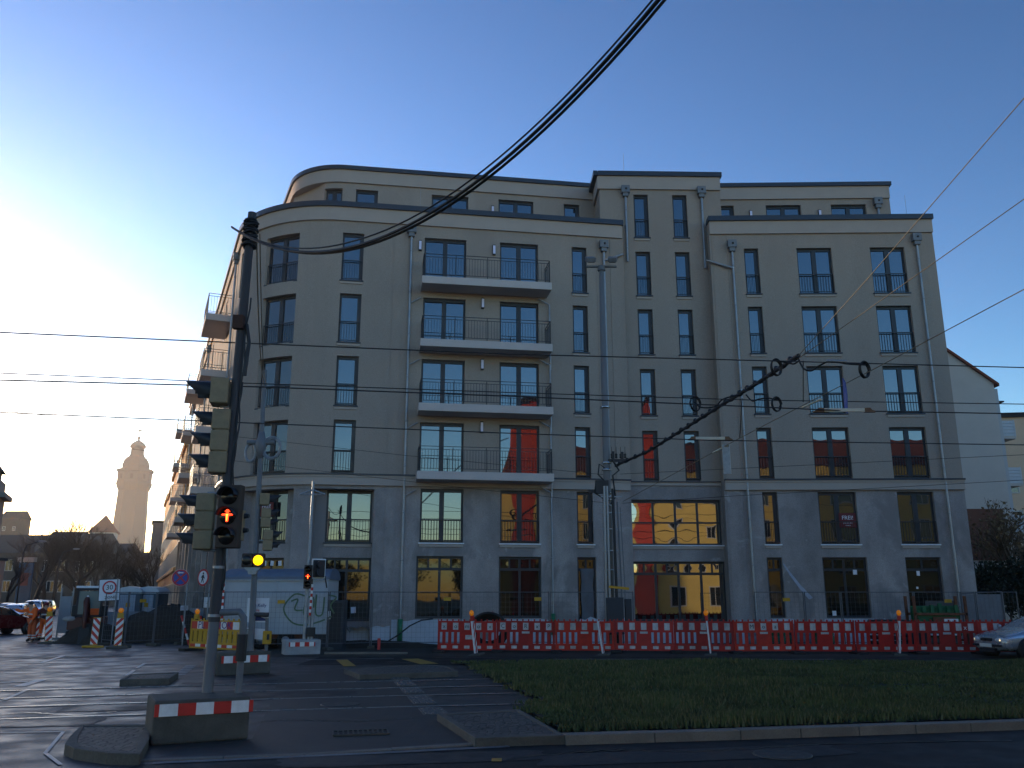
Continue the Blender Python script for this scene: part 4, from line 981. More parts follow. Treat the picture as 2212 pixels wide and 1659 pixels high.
# ---------------------------------------------------------------- site poles and signals
RL=mat('signal_red_lit',(.3,.02,.01),.4,0,emit=(1,.035,.008),estr=4); RLY=mat('signal_core_lit',(.5,.2,.02),.4,0,emit=(1,.3,.03),estr=2.6)
AMB=mat('signal_amber_lit',(.6,.4,.02),.4,0,emit=(1,.5,.0),estr=2.2); LDK=mat('signal_lens_dark',(.012,.01,.009),.25,0)
BROWNK=mat('signal_brown',(.045,.028,.02),.6,.1)
BACKR=mat('reflector_strip',(.7,.7,.7),.4,.1)
def block(name,label,pts,h,strip,m,side=False):
    """pts: front left, front right (ground), depth; strip rect heights"""
    a,c,dep=pts; L=(c-a).length; az=math.atan2((c-a).y,(c-a).x); ctr=(a+c)/2
    t=thing(name,label,'concrete block',(ctr.x,ctr.y,0),az,'concrete ballast blocks with striped boards')
    b=MB(); b.prism([(-L/2,0),(L/2,0),(L/2,dep),(-L/2,dep)],0,h); o=b.build('block',m,t,bevel=.035)
    b=MB(); x0,x1,z0,z1=strip; Wd=x1-x0; ws=[.045,.185,.18,.18,.18,.185,.045]; x=x0; sm=sum(ws)
    for i,wv in enumerate(ws):
        wv=wv/sm*Wd; b.box((x+wv/2,-.012,(z0+z1)/2),(wv,.02,z1-z0),mi=i%2); x+=wv
    b.build('striped_board',[REDS,WHT],t)
    return t,az
a,c=G(325,1612),G(536,1597)
blk1,az1=block('ballast_block','nearest big dark concrete block with a red and white board, carrying the tall signal pole',(a,c,1.0),.56,(-.62,.66,.36,.515),CONC)
blk1T=W[blk1]
a,c=G(468,1461),G(584,1455)
blk2,az2=block('ballast_block','stained middle concrete block with a red and white board, carrying the poster pole',(a,c,.75),.56,(-.6,.62,.3,.47),CONC)
a,c=G(615,1416),G(692,1414)
blk3,az3=block('ballast_block','small pale farthest concrete block by the trailer, with a red and white board',(a,c,.7),.5,(-.48,.4,.28,.42),CONCL)
def signal_head(parent,M,n,lens='dark',size=.3,body=HEADM,visor=BLKP,depth=.2,lit=None,man=False):
    """head whose lenses look along local -y of M; M at the foot of the head"""
    b=MB(); b.T=M; h=size*n
    for i in range(n): b.box((0,0,size*(i+.5)),(size*.92,depth,size-.012),mi=0)
    b.box((0,.02,h/2),(size*.8,depth*.8,h),mi=0)
    hd=b.build('signal_head',body,parent,True,bevel=.02)
    for i in range(n):
        z=size*(i+.5); b=MB(); b.T=M@Matrix.Translation((0,-depth/2,z))@Matrix.Rotation(R(90),4,'X')
        b.lathe([(size*.36,0),(size*.36,.012)],18); lm=LDK
        if lit==i and not man: lm=AMB
        b.build('lens',lm,hd,True)
        b=MB(); b.T=M@Matrix.Translation((0,-depth/2,z)); r=size*.4; vs=[];fs=[]; k=14; L=size*.95
        for j in range(k+1):
            t_=R(-25)+R(230)*j/k; x=r*math.cos(t_); zz=r*math.sin(t_); l=L*(.55+.45*max(0,math.sin(t_)))
            for rr in (1,.94): vs+=[(x*rr,0,zz*rr),(x*rr,-l,zz*rr)]
        for j in range(k):
            q=4*j; fs+=[(q,q+1,q+5,q+4),(q+2,q+6,q+7,q+3),(q+1,q+3,q+7,q+5)]
        b.add(vs,fs,0,True); b.build('visor',visor,hd,True)
    return hd
def ampelmann(parent,M,z,sc,y):
    # standing traffic-light figure with hat and spread arms
    b=MB(); b.T=M@Matrix.Translation((0,y,z))@Matrix.Rotation(R(90),4,'X')@Matrix.Diagonal((sc,sc,1,1))
    b.prism([(-.8,.12),(-.78,.3),(-.15,.36),(.15,.36),(.78,.3),(.8,.12),(.22,.06),(.14,-.78),(-.14,-.78),(-.22,.06)],0,.01)
    b.prism([(-.36,.62),(-.36,.7),(-.2,.74),(-.15,.92),(.15,.92),(.2,.74),(.36,.7),(.36,.62),(.17,.6),(.15,.36),(-.15,.36),(-.17,.6)],0,.01)
    b.build('red_man',RL,parent,True)
    b=MB(); b.T=M@Matrix.Translation((0,y-.012,z))@Matrix.Rotation(R(90),4,'X')@Matrix.Diagonal((sc,sc,1,1))
    b.prism([(-.2,.28),(.2,.28),(.12,-.02),(.08,-.68),(-.08,-.68),(-.12,-.02)],0,.004); b.build('red_man_glow',RLY,parent,True)
def pedhead(t,M,size,manz=1):
    b=MB(); b.T=M; h=size*3
    b.box((0,0,h/2),(size*1.18,.16,h+.05)); hd=b.build('pedestrian_head',BROWNK,t,True,bevel=.02)
    for i in range(3):
        z=size*(i+.5); b=MB(); b.T=M@Matrix.Translation((0,-.08,z))@Matrix.Rotation(R(90),4,'X'); b.lathe([(size*.42,0),(size*.42,.01)],20); b.build('lens',LDK,hd,True)
        b=MB(); b.T=M@Matrix.Translation((0,-.085,z)); vs=[];fs=[];k=14;r=size*.47
        for j in range(k+1):
            t_=R(5)+R(170)*j/k; x=r*math.cos(t_);zz=r*math.sin(t_)
            for rr in (1,.94): vs+=[(x*rr,0,zz*rr),(x*rr,-size*.5,zz*rr)]
        for j in range(k): q=4*j; fs+=[(q,q+1,q+5,q+4),(q+2,q+6,q+7,q+3),(q+1,q+3,q+7,q+5)]
        b.add(vs,fs,0,True); b.build('visor',BLKP,hd,True)
    ampelmann(hd,M,size*(manz+.5),size*.36,-.1)
    return hd
# --- tall pole on the near block
Y1=13.25
p0=AT(447,1508,Y1); ptop=AT(545,460,Y1)
sp=thing('signal_pole','tall dark site pole on the nearest block, with black cable wound round its top','signal pole',(p0.x,p0.y,.56))
def pol(z): f=(z-.56)/(ptop.z-.56); return Vector((p0.x+(ptop.x-p0.x)*f,Y1,z))
b=MB(); b.tube([pol(.56),pol(1.6)],.078,14); b.tube([pol(1.55),pol(ptop.z)],[.084,.068],14,mi=1); b.build('pole',[STEEL,DPOLE],sp,True)
for za,zb_ in ((1.62,1.66),(2.32,2.36)):
    b=MB(); b.tube([pol(za),pol(zb_)],.095,14); b.build('clamp',GALV,sp,True)
b=MB(); Q=[]
for i in range(160):
    a=i*.62; z=ptop.z-.62+.5*i/160; rr=.1+.02*math.sin(i*.9); q=pol(z); Q.append(q+Vector((rr*math.cos(a),rr*math.sin(a),.02*math.sin(a*1.7))))
b.tube(Q,.02,5); b.build('cable_winding',BLACK,sp,True)
b=MB(); Q=[pol(ptop.z-.35)+Vector((.1,-.05,0))]
for v,u in ((520,549),(600,551),(700,556),(780,564),(835,571)): Q.append(AT(u,v,Y1+(v-460)/375*7.5 if v>560 else Y1+.1))
b=MB(); Q=[]
S0=pol(ptop.z-.35)+Vector((.1,0,0)); S1=AT(572,836,22.2)
for i in range(25):
    f=i/24; q=S0.lerp(S1,f); q.z-=1.9*4*f*(1-f)*.25; Q.append(q)
b.tube(Q,.012,5); b.tube([q+Vector((.04,.05,.05*math.sin(i*.3))) for i,q in enumerate(Q)],.01,5); tag(b.build('slack_cable',ROPE),'slack thin cable pair hanging from the site pole to the poster pole','cable')
for z0_,z1_,dx in ((2.0,5.2,.09),(3.2,6.6,.1)):
    b=MB(); Q=[]
    for i in range(20):
        z=z0_+(z1_-z0_)*i/19; Q.append(pol(z)+Vector((dx+.02*math.sin(i*1.1),-.05+.02*math.cos(i*.7),0)))
    b.tube(Q,.014,5); b.build('cable',BLKP,sp,True)
b=MB(); q=pol(AT(520,700,Y1).z); b.box(q+Vector((-.02,-.1,.0)),(.16,.1,.22)); b.build('junction_box',mat('rust_box',(.06,.025,.015),.8,.2),sp,True)
b=MB(); q=pol(AT(515,735,Y1).z)
for i in range(3): b.tube([q+Vector((.1+.02*i,-.06,.25-.1*i)),q+Vector((.16,-.06,-.05)),q+Vector((.13,-.06,-.4-.1*i))],.03,6)
b.build('cable_slack',BLKP,sp,True)
LM=Matrix.Rotation(R(-72),4,'Z')   # heads look to the left, slightly towards us
def headat(parent,u,v0,v1,Y,n,rot,**k):
    lo=AT(u,v1,Y);hi=AT(u,v0,Y); s=(hi.z-lo.z)/n
    M=Matrix.Translation(lo)@Matrix.Rotation(rot,4,'Z'); return signal_head(parent,M,n,size=s,**k),lo,hi
for u,v0,v1,n in ((474,820,876,1),(470,886,1024,3),(437,1066,1188,3)):
    hd,lo,hi=headat(sp,u,v0,v1,Y1-.03,n,R(-78),depth=.27)
    for z in (lo.z-.01,hi.z+.01):
        b=MB(); b.tube([Vector((lo.x,Y1,z)),pol(z)],.022,6); b.build('bracket',GALV,sp,True)
lo=AT(492,1181,Y1-.28);hi=AT(492,1052,Y1-.28); M=Matrix.Translation(lo)@Matrix.Rotation(R(-6),4,'Z')
pedhead(sp,M,(hi.z-lo.z)/3)
for z in (lo.z+.1,hi.z-.1):
    b=MB(); b.tube([Vector((lo.x,lo.y,z)),pol(z)],.025,6); b.build('bracket',GALV,sp,True)
# side box right of the pedestrian head
b=MB(); q=AT(521,1135,Y1-.2); b.box(q,(.08,.12,.45)); b.build('acoustic_box',HEADM,sp,True,bevel=.01)
b=MB(); q=AT(526,1128,Y1-.2)
for z in (.09,-.12): b.tube([q+Vector((0,0,z)),q+Vector((.08,-.02,z))],[.045,.03],8)
b.build('loudspeaker',BLKP,sp,True)
# bent pipe rail beside it
b=MB(); q=G(515,1505,.56); q=AT(514,1506,Y1-.05); q.z=.56
e=AT(527,1335,Y1-.05); f=AT(519,1323,Y1-.05); g=pol(f.z)
rt=thing('pipe_rail','bent grey pipe rail rising from the nearest block to the tall pole','rail',(q.x,q.y,.56))
b.tube([q,e+Vector((0,0,-.1)),e,f+Vector((-.01,0,.01)),g+Vector((.09,0,0))],.05,10); b.build('pipe',STEEL,rt,True)
b=MB(); b.tube([q.lerp(e,.42),q.lerp(e,.78)],.075,10); b.build('sleeve',BLKP,rt,True)
# --- poster pole on the middle block
Y2=W[blk2].translation.y+.4
p0=AT(540,1425,Y2); p0.z=.56; ptop=AT(572,800,Y2)
pp=thing('signal_pole','galvanised site pole on the middle block, with the lit amber lamp pair','signal pole',p0)
def pol2(z): f=(z-.56)/(ptop.z-.56); return p0.lerp(ptop,f)
b=MB(); b.tube([pol2(.56),pol2(ptop.z)],[.085,.06],12); b.build('pole',STEEL,pp,True)
q=pol2(AT(545,1211,Y2).z)
M=Matrix.Translation(q+Vector((0,-.15,0)))
b=MB(); b.T=M; 
for e in (-1,1): b.box((e*.15,0,0),(.28,.2,.36))
b.box((0,.02,0),(.5,.14,.22)); lb=b.build('lamp_pair',BROWNK,pp,True,bevel=.03)
for e,m in ((-1,LDK),(1,AMB)):
    b=MB(); b.T=M@Matrix.Translation((e*.15,-.1,0))@Matrix.Rotation(R(90),4,'X'); b.lathe([(.13,0),(.13,.012),(.07,.03)],24); b.build('lens',m,lb,True)
b=MB(); b.T=M; b.prism([(-.22,-.18),(.22,-.18),(.17,-.26),(.13,-.26),(.1,-.36),(-.1,-.36),(-.13,-.26),(-.17,-.26)],-.06,.06,M=Matrix.Rotation(R(90),4,'X')); b.build('lamp_bracket',GALV,pp,True)
for u,v0,v1,n in ((571,1066,1092,1),(573,1098,1140,2),(577,1145,1190,2)):
    hd,lo,hi=headat(pp,u,v0,v1,Y2,n,R(105),depth=.25)
    b=MB(); z=(lo.z+hi.z)/2; b.tube([Vector((lo.x,Y2,z)),pol2(z)],.025,6); b.build('bracket',GALV,pp,True)
b=MB(); q=pol2(AT(568,960,Y2).z); b.lathe([(.07,-.4),(.13,-.15),(.17,-.02),(.13,.1),(.075,.35)],10,q); b.tube([q+Vector((-.38,0,.05)),q+Vector((.38,0,.05))],.07,8); b.build('cross_clamp',STEEL,pp,True)
b=MB()
for k_ in range(6):
    Q=[q+Vector((.3+.0*k_+(.2+.012*k_)*math.cos(a_*.42),.03*math.sin(k_*2.1),-.1+(.26+.012*k_)*math.sin(a_*.42))) for a_ in range(15)]
    b.tube(Q,.018,5,close=True)
b.build('wire_coil',GALV,pp,True)
b=MB()
for k_ in range(4):
    Q=[q+Vector((-.28+(.12+.015*k_)*math.cos(a_*.42),.03*math.cos(k_*2.1),-.22+(.22+.02*k_)*math.sin(a_*.42))) for a_ in range(15)]
    b.tube(Q,.016,5,close=True)
b.build('wire_coil',GALV,pp,True)
q=AT(557,1318,Y2+.16); POST=thing('poster','white paper poster with blue lettering tied to the poster pole','poster',q,R(-8))
b=MB(); b.T=W[POST]; b.box((0,0,0),(.6,.012,.62)); b.build('sheet',PAPER,POST,True)
BLUET=mat('print_blue',(.03,.05,.2),.6,0); REDT=mat('print_red',(.5,.04,.04),.6,0)
M=W[POST]@Matrix.Translation((.04,-.012,.12)); text('ey Kelly',.12,'lettering',BLUET,POST,M,.002); M=W[POST]@Matrix.Translation((-.02,-.012,.0)); text('live',.11,'lettering',REDT,POST,M,.002)
b=MB(); b.T=W[POST]@Matrix.Translation((.06,-.01,-.2))@Matrix.Rotation(R(90),4,'X'); b.prism([(-.25,-.05),(-.1,.02),(0,.1),(.05,.02),(.22,-.03),(.25,-.07),(-.25,-.07)],0,.004); b.build('picture',BLUET,POST,True)
q=AT(553,1369,Y2+.16); b=MB(); b.T=Matrix.Translation(q)@Matrix.Rotation(R(4),4,'Y'); b.box((0,0,0),(.55,.012,.27)); t=tag(b.build('paper_sheet',PAPER),'small torn white sheet below the poster','poster')
b=MB(); b.tube([AT(541,1327,Y2),AT(580,1328,Y2)],.06,10); b.build('cross_pipe',DPOLE,pp,True)
q0=AT(574,1421,Y2+.1); q0.z=.56; 
t=thing('push_button_post','thin post with yellow push button box, right of the poster','post',q0)
b=MB(); b.tube([q0,AT(577,1335,Y2+.1)],.045,8); b.build('post',STEEL,t,True)
b=MB(); b.box(AT(577,1377,Y2-.02),(.2,.16,.33)); o=b.build('button_box',YEL,t,True,bevel=.02)
b=MB(); b.box(AT(579,1376,Y2-.12),(.06,.03,.14)); b.build('button',BLKP,o,True)
q0=AT(524,1424,Y2-.05); q0.z=.56
b=MB(); b.tube([q0,AT(528,1342,Y2-.05)],.055,8); b.tube([AT(533,1420,Y2),AT(536,1358,Y2)],.05,8); tag(b.build('post',GALV),'short pale double post left of the poster pole','post')
# --- small pedestrian signal on the pale block
Y3=W[blk3].translation.y+.3
p0=AT(657,1392,Y3);p0.z=.5; ptop=AT(677,1040,Y3)
ps=thing('pedestrian_signal','slim signal pole on the pale block, with red man and white framed tram signal','signal pole',p0)
def pol3(z): return p0.lerp(ptop,(z-.5)/(ptop.z-.5))
b=MB(); b.tube([pol3(.5),pol3(ptop.z)],[.07,.045],10); b.build('pole',GALV,ps,True)
b=MB(); q=pol3(AT(676,1066,Y3).z); b.tube([q+Vector((-.45,0,-.03)),q+Vector((0,0,.14)),q+Vector((.45,0,-.03))],.035,6); b.tube([q+Vector((-.45,0,-.03)),q+Vector((.45,0,-.03))],.03,6); b.build('crossarm',GALV,ps,True)
lo=AT(665,1270,Y3-.15);hi=AT(665,1222,Y3-.15); hh=hi.z-lo.z
pedhead(ps,Matrix.Translation(lo),hh/3)
lo=AT(687,1247,Y3-.1);hi=AT(687,1210,Y3-.1); M=Matrix.Translation(lo)@Matrix.Rotation(R(25),4,'Z')
b=MB(); b.T=M; h=hi.z-lo.z; b.box((0,0,h/2),(.5,.06,h+.1)); o=b.build('back_board',BACKR,ps,True,bevel=.05)
b=MB(); b.T=M; b.box((0,-.05,h/2),(.4,.12,h)); o2=b.build('tram_signal',BLKP,ps,True)
for i in range(2):
    b=MB(); b.T=M; b.tube([(0,-.1,h*(.27+.46*i)),(.0,-.36,h*(.27+.46*i))],.12,12); b.build('visor',BLKP,o2,True)
b=MB(); b.tube([AT(694,1235,Y3),AT(702,1245,Y3),AT(706,1270,Y3)],.025,6); b.build('conduit',BLKP,ps,True)
for q in (AT(666,1390,Y3),AT(672,1390,Y3)):
    b=MB(); g=q.copy(); g.z=.5; q2=g.copy(); q2.z=1.55; b.tube([g,q2],.05,8); b.build('short_post',GALV,ps,True)
b=MB(); q=AT(672,1365,Y3-.05); b.box(q,(.25,.2,.3)); b.build('cable_box',BLKP,ps,True)
# striped tape pole beside it
def striped(name,label,u0,v0,u1,v1,Y,r=.03,n=8,cat='pole',group='red and white striped poles'):
    a=AT(u0,v0,Y);c=AT(u1,v1,Y); t=thing(name,label,cat,a,0,group); b=MB()
    for i in range(n): b.tube([a.lerp(c,i/n),a.lerp(c,(i+1)/n)],r,8,mi=i%2)
    b.build('pole',[REDS,WHT],t,True); return t
striped('striped_pole','striped ranging pole beside the far pedestrian signal',669,1330,675,1262,Y3-.2,.04,10)
striped('striped_pole','striped pole up the left end of the trailer',478,1350,484,1240,33.2,.05,16)
# --- lamp mast in front of the block
MX=AT(1331,1392,MY)
lm=thing('lamp_mast','tall pale steel mast with two floodlights, cable clamps and conduits, in front of the block','lamp post',(AT(1318,1300,MY).x,MY,0))
mx=W[lm].translation.x; mtop=AT(1299,585,MY).z; zb=.0
b=MB(); b.lathe([(.17,0),(.145,6),(.1,mtop)],8,(mx,MY,0)); b.build('mast',mat('mast_paint',(.17,.165,.165),.6,.15,2,streak=.3),lm,True)
b=MB(); b.tube([(mx-.62,MY,mtop+.18),(mx+.62,MY,mtop+.18)],.05,6); b.tube([(mx,MY,mtop),(mx,MY,mtop+.2)],.16,8); b.build('crossarm',STEEL,lm,True)
for e in (-1,1):
    b=MB(); b.T=Matrix.Translation((mx+e*.45,MY-.12,mtop+.45))@Matrix.Rotation(R(28)*1,4,'X')@Matrix.Rotation(R(-8)*e,4,'Z'); b.prism([(-.17,-.26),(.17,-.26),(.19,.18),(.12,.28),(-.12,.28),(-.19,.18)],-.09,.09); o=b.build('floodlight',STEEL,lm,True,bevel=.02)
    b=MB(); b.T=Matrix.Translation((mx+e*.45,MY-.12,mtop+.45))@Matrix.Rotation(R(28)*1,4,'X')@Matrix.Rotation(R(-8)*e,4,'Z'); b.box((0,-.02,-.1),(.26,.4,.03)); b.build('lamp_glass',BLKP,o,True)
for z in (AT(1318,1000,MY).z,AT(1318,1015,MY).z,AT(1318,1065,MY).z,AT(1318,1072,MY).z,AT(1318,1080,MY).z,AT(1318,880,MY).z,AT(1318,1092,MY).z):
    b=MB(); b.lathe([(.185,-.035),(.185,.035)],14,(mx,MY,z)); b.build('band_clamp',mat('bright_clamp',(.6,.6,.6),.25,.1,metal=.9),lm,True)
z=AT(1330,990,MY).z
b=MB(); b.box((mx+.42,MY-.1,z-.1),(.75,.12,.1)); b.box((mx+.25,MY-.1,z+.05),(.1,.1,.4)); b.box((mx+.6,MY-.1,z+.08),(.1,.1,.3)); b.build('insulator_frame',BLKP,lm,True)
for i in range(4):
    b=MB(); b.lathe([(.03,0),(.06,.03),(.03,.06),(.06,.09),(.03,.12),(.06,.15),(.03,.18),(.012,.2),(.01,.45)],8,(mx+.2+.17*i,MY-.12,z-.02)); b.build('insulator',BLACK,lm,True)
for dx,dz in ((-.3,-.4),(-.45,-1.1)):
    b=MB(); b.tube([(mx-.1,MY-.2,z+dz),(mx+dx,MY-.2,z+dz+.15),(mx+dx-.05,MY-.2,z+dz-.25),(mx-.12,MY-.2,z+dz-.5)],.03,6); b.build('cable_bow',BLACK,lm,True)
b=MB(); b.tube([(mx+.2,MY-.22,z-.1),(mx+.45,MY-.22,z-.5),(mx+.2,MY-.22,z-.7),(mx+.28,MY-.22,z-1.5),(mx+.1,MY-.22,z-1.8)],.035,6); b.build('cable_bow',BLACK,lm,True)
b=MB(); zz=AT(1310,1062,MY).z; b.box((mx-.22,MY-.18,zz+.15),(.5,.2,.5)); b.box((mx-.55,MY-.15,zz),(.35,.12,.12)); b.build('switch_box',BLKP,lm,True)
for dx,r,m,z1 in ((-.17,.05,ZINC,6.0),(-.04,.05,ZINC,6.0),(.22,.055,BLKP,5.9),(.42,.03,STEEL,5.4),(.55,.018,STEEL,5.2)):
    b=MB(); b.tube([(mx+dx,MY-.28,.0),(mx+dx*.95,MY-.28,2.5),(mx+dx*.8,MY-.26,z1)],r,7); b.build('conduit',m,lm,True)
for z in (5.6,5.0,4.4,3.6,2.9):
    b=MB(); b.box((mx+.12,MY-.25,z),(.8,.05,.04)); b.build('conduit_bracket',GALV,lm,True)
b=MB(); b.box((mx+.12,MY-.4,1.25),(.62,.3,1.3)); b.build('cabinet',mat('cabinet_dark',(.03,.035,.045),.6,.2),lm,True,bevel=.02)
b=MB(); b.box((mx+.62,MY-.3,1.3),(.24,.25,1.1)); b.build('cabinet',mat('cabinet_dark',(.03,.035,.045),.6,.2),lm,True,bevel=.02)
b=MB(); b.box((mx+.3,MY-.33,2.25),(.75,.03,.09),M=Matrix.Rotation(R(6),4,'Y')); b.build('warning_tape',YEL,lm,True)
# ---------------------------------------------------------------- barriers, fences, beacons
INK=mat('marker_ink',(.02,.02,.03),.6,0); PURP=mat('purple_spray',(.08,.02,.2),.6,.2,9)
def grid_panel(b,w_,zs,cell,th):
    """connected slab of cells; cell(x,z)->material index or None for a hole"""
    xs=[-w_/2]; 
    return
def barrier(t,L,h,mats,yellow=False,body='panel'):
    # board with white squares, slotted middle, small squares on the lower rail, pegs on top
    xs={-L/2,L/2}; cells=[]
    n=5; px=L/n
    for i in range(n):
        c=-L/2+px*(i+.5); xs|={c-.095,c+.095,c-.045-px*.25,c+.045-px*.25,c-.045+px*.25,c+.045+px*.25}
    xs=sorted(round(x,4) for x in xs); zs=[0,.06,.16,.235,.62,.66,.70,.94,h-.02,h]
    vs=[];fs=[];mi=[];idx={}; th=.045
    def V(i,j,k):
        if (i,j,k) not in idx: idx[(i,j,k)]=len(vs); vs.append((xs[i],th*(k-.5),zs[j]))
        return idx[(i,j,k)]
    def kind(i,j):
        if not(0<=i<len(xs)-1 and 0<=j<len(zs)-1): return None
        x=(xs[i]+xs[i+1])/2; z=(zs[j]+zs[j+1])/2; ph=((x+L/2)/px)%1; c=abs(ph-.5)*px; k=int((x+L/2)/px)
        if .235<z<.62 and abs(c-px*.25)<.045 and not (k==2 and not yellow and x*x<.03): return None
        if .70<z<.94 and c<.095: return 1
        if .06<z<.16 and c<.095: return 1
        return 0
    b=MB()
    for i in range(len(xs)-1):
        for j in range(len(zs)-1):
            k=kind(i,j)
            if k is None: continue
            fs.append((V(i,j,0),V(i+1,j,0),V(i+1,j+1,0),V(i,j+1,0)));mi.append(k)
            fs.append((V(i+1,j,1),V(i,j,1),V(i,j+1,1),V(i+1,j+1,1)));mi.append(k)
            for (di,dj),q in (((-1,0),((i,j,0),(i,j+1,0),(i,j+1,1),(i,j,1))),((1,0),((i+1,j,1),(i+1,j+1,1),(i+1,j+1,0),(i+1,j,0))),((0,-1),((i,j,1),(i+1,j,1),(i+1,j,0),(i,j,0))),((0,1),((i,j+1,0),(i+1,j+1,0),(i+1,j+1,1),(i,j+1,1)))):
                if kind(i+di,j+dj) is None: fs.append(tuple(V(*e) for e in q));mi.append(0)
    b.v=vs;b.f=fs;b.mi=mi;b.sm=[False]*len(fs)
    for i in range(2*n): b.box((-L/2+L*(i+.5)/(2*n),0,h+.03),(.05,.04,.07))
    for e in (-1,1): b.box((e*(L/2+.0),0,h/2),(.035,.055,h+.1))
    b.build(body,mats,t)
WORN=mat('barrier_plate',(.45,.45,.45),.6,.3,14)
bl=G(945,1410);br=G(2150,1414)
bd=(br-bl).normalized(); baz=math.atan2(bd.y,bd.x); PL=2.08
desc=['left end red barrier with smeared graffiti letters on its white squares','second red barrier from the left, with black marker signs on its squares','red barrier with sun bleached orange board, in front of the narrow shop door','red barrier at the foot of the lamp mast','red barrier under the left half of the big shop window','red barrier with bold black letters, below the right half of the big shop window','red barrier below the hanging plastic strip','red barrier between the plastic strip and the green rack','red barrier with white scratches, left of the green rack','red barrier in front of the green rack','last red barrier, partly hidden by the silver car']
for i in range(11):
    c=bl+bd*(PL*(i+.5)); t=thing('barrier',desc[i],'barrier',(c.x,c.y+rnd.uniform(-.05,.05),.09),baz+R(rnd.uniform(-3,3)),'red and white construction barriers in a row',Matrix.Rotation(R(rnd.uniform(-5,5)),4,'X')@Matrix.Rotation(R(rnd.uniform(-.8,.8)),4,'Y'))
    barrier(t,PL-.05,1.0,[(REDB,REDB3,REDB2,REDB,REDB3,REDB2,REDB,REDB,REDB3,REDB2,REDB)[i],(PLW,PLW,PLW2,PLW,PLW2,PLW,PLW,PLW2,PLW,PLW,PLW2)[i]])
    for e in (-.99,):
        b=MB(); b.prism([(e-.2,-.42),(e+.2,-.42),(e+.2,.42),(e-.2,.42)],-.09,.02); b.build('foot',BLACK,t,bevel=.02)
    if i in (0,1,5):
        for j,ch in enumerate({0:'xomox',1:'CoRxP',5:' Moa '}[i]):
            if ch!=' ': text(ch,.2,'graffiti',INK,t,W[t]@Matrix.Translation(((PL-.05)*(j-2)/5,-.03,.82)),.002)
    if i==8:
        text('x',.22,'graffiti',WHT,t,W[t]@Matrix.Translation((.62,-.03,.8)),.002)
    if i in (0,):
        b=MB(); b.box((.08,-.03,.45),(.27,.012,.15)); b.build('plate',WORN,t)
    else:
        b=MB(); b.box((.0,-.03,.61),(.27,.012,.07)); b.build('plate',WORN,t)
def lamp(parent,z,x=0,y=0,lean=0,yel=True):
    b=MB(); b.prism([(-.11,-.05),(.11,-.05),(.075,-.05+.1),(-.075,.05)],z,z+.17,M=Matrix.Translation((x,y,0))); o=b.build('lamp_case',YEL if yel else REDB,parent)
    b=MB(); b.T=Matrix.Translation((x,y,z+.26))@Matrix.Rotation(R(90),4,'X'); b.lathe([(.02,-.075),(.07,-.06),(.1,-.02),(.1,.02),(.07,.06),(.02,.075)],16); b.build('lamp_lens',ORNG,o)
def beacon(label,u,v,Y,rz=0,tilt=0,lampz=True,sgn=1,z0=None,yel=True,foot='pale',H=1.0):
    p=AT(u,v,Y); p.z=.1 if z0 is None else z0
    t=thing('warning_beacon',label,'beacon',p,rz,'red and white warning beacons',Matrix.Rotation(R(tilt),4,'Y'))
    w2=.125; b=MB(); b.box((0,0,.02+H/2),(.27,.05,H+.05),mi=2)
    # diagonal stripes as cut quads
    n=5; st=H/3.6
    def clip(poly):
        out=[]
        for k,(ax,s_) in enumerate(((0,1),(0,-1),(1,1),(1,-1))):
            lim=(w2 if ax==0 else None); res=[]
            f=(lambda q:(q[0]+w2)) if k==0 else ((lambda q:(w2-q[0])) if k==1 else ((lambda q:q[1]-.02) if k==2 else (lambda q:.02+H-q[1])))
            for i in range(len(poly)):
                a,c=poly[i],poly[(i+1)%len(poly)]; fa,fc=f(a),f(c)
                if fa>=0: res.append(a)
                if (fa>=0)!=(fc>=0): r_=fa/(fa-fc); res.append((a[0]+(c[0]-a[0])*r_,a[1]+(c[1]-a[1])*r_))
            poly=res
            if len(poly)<3: return None
        return poly
    for k in range(-3,9):
        z=.02+k*st/2; sl=.25*sgn
        q=clip([(-w2,z-sl/2),(w2,z+sl/2),(w2,z+sl/2+st/2),(-w2,z-sl/2+st/2)])
        if q:
            b.add([(x,-.029,zz) for x,zz in q],[tuple(range(len(q)))],k%2); b.add([(x,.029,zz) for x,zz in q][::-1],[tuple(range(len(q)))],k%2)
    b.build('panel',[REDS,WHT,YEL if yel else WHT],t)
    b=MB(); b.box((0,0,0),(.06,.06,.12)); b.prism([(-.4,-.2),(.4,-.2),(.34,.2),(-.34,.2)],-.1,-.02); b.build('foot',EARTH if foot=='dark' else (YEL if foot=='yel' else CONC),t,bevel=.02)
    if lampz: lamp(t,H+.05,yel=yel)
    return t
beacon('striped beacon with amber lamp at the left, just right of the two road workers',104,1388,38.2,R(24),-4)
beacon('leaning striped beacon between the workers, without a lamp',80,1378,41.5,R(24),-8,False)
beacon('striped beacon in front of the excavator boom, without amber lamp',201,1401,35.2,R(20),2,False,-1,foot='yel')
beacon('tall striped beacon with amber lamp below the zone sign',253,1403,34.6,R(20),0,True,1)
for lab,u,lean in (('edge on beacon with amber lamp leaning at the left red barriers',1028,-7),('edge on tilted beacon at the barriers by the lamp mast, without lamp',1303,-8),('edge on beacon with amber lamp in front of the big shop window',1535,-4),('edge on beacon with amber lamp leaning at the barriers left of the green rack',1943,5)):
    beacon(lab,u,1410,30.55,R(78),0,u!=1303,1,z0=.08,yel=False).rotation_euler=(Matrix.Rotation(R(lean),4,'Y')@Matrix.Rotation(R(76),4,'Z')).to_euler()
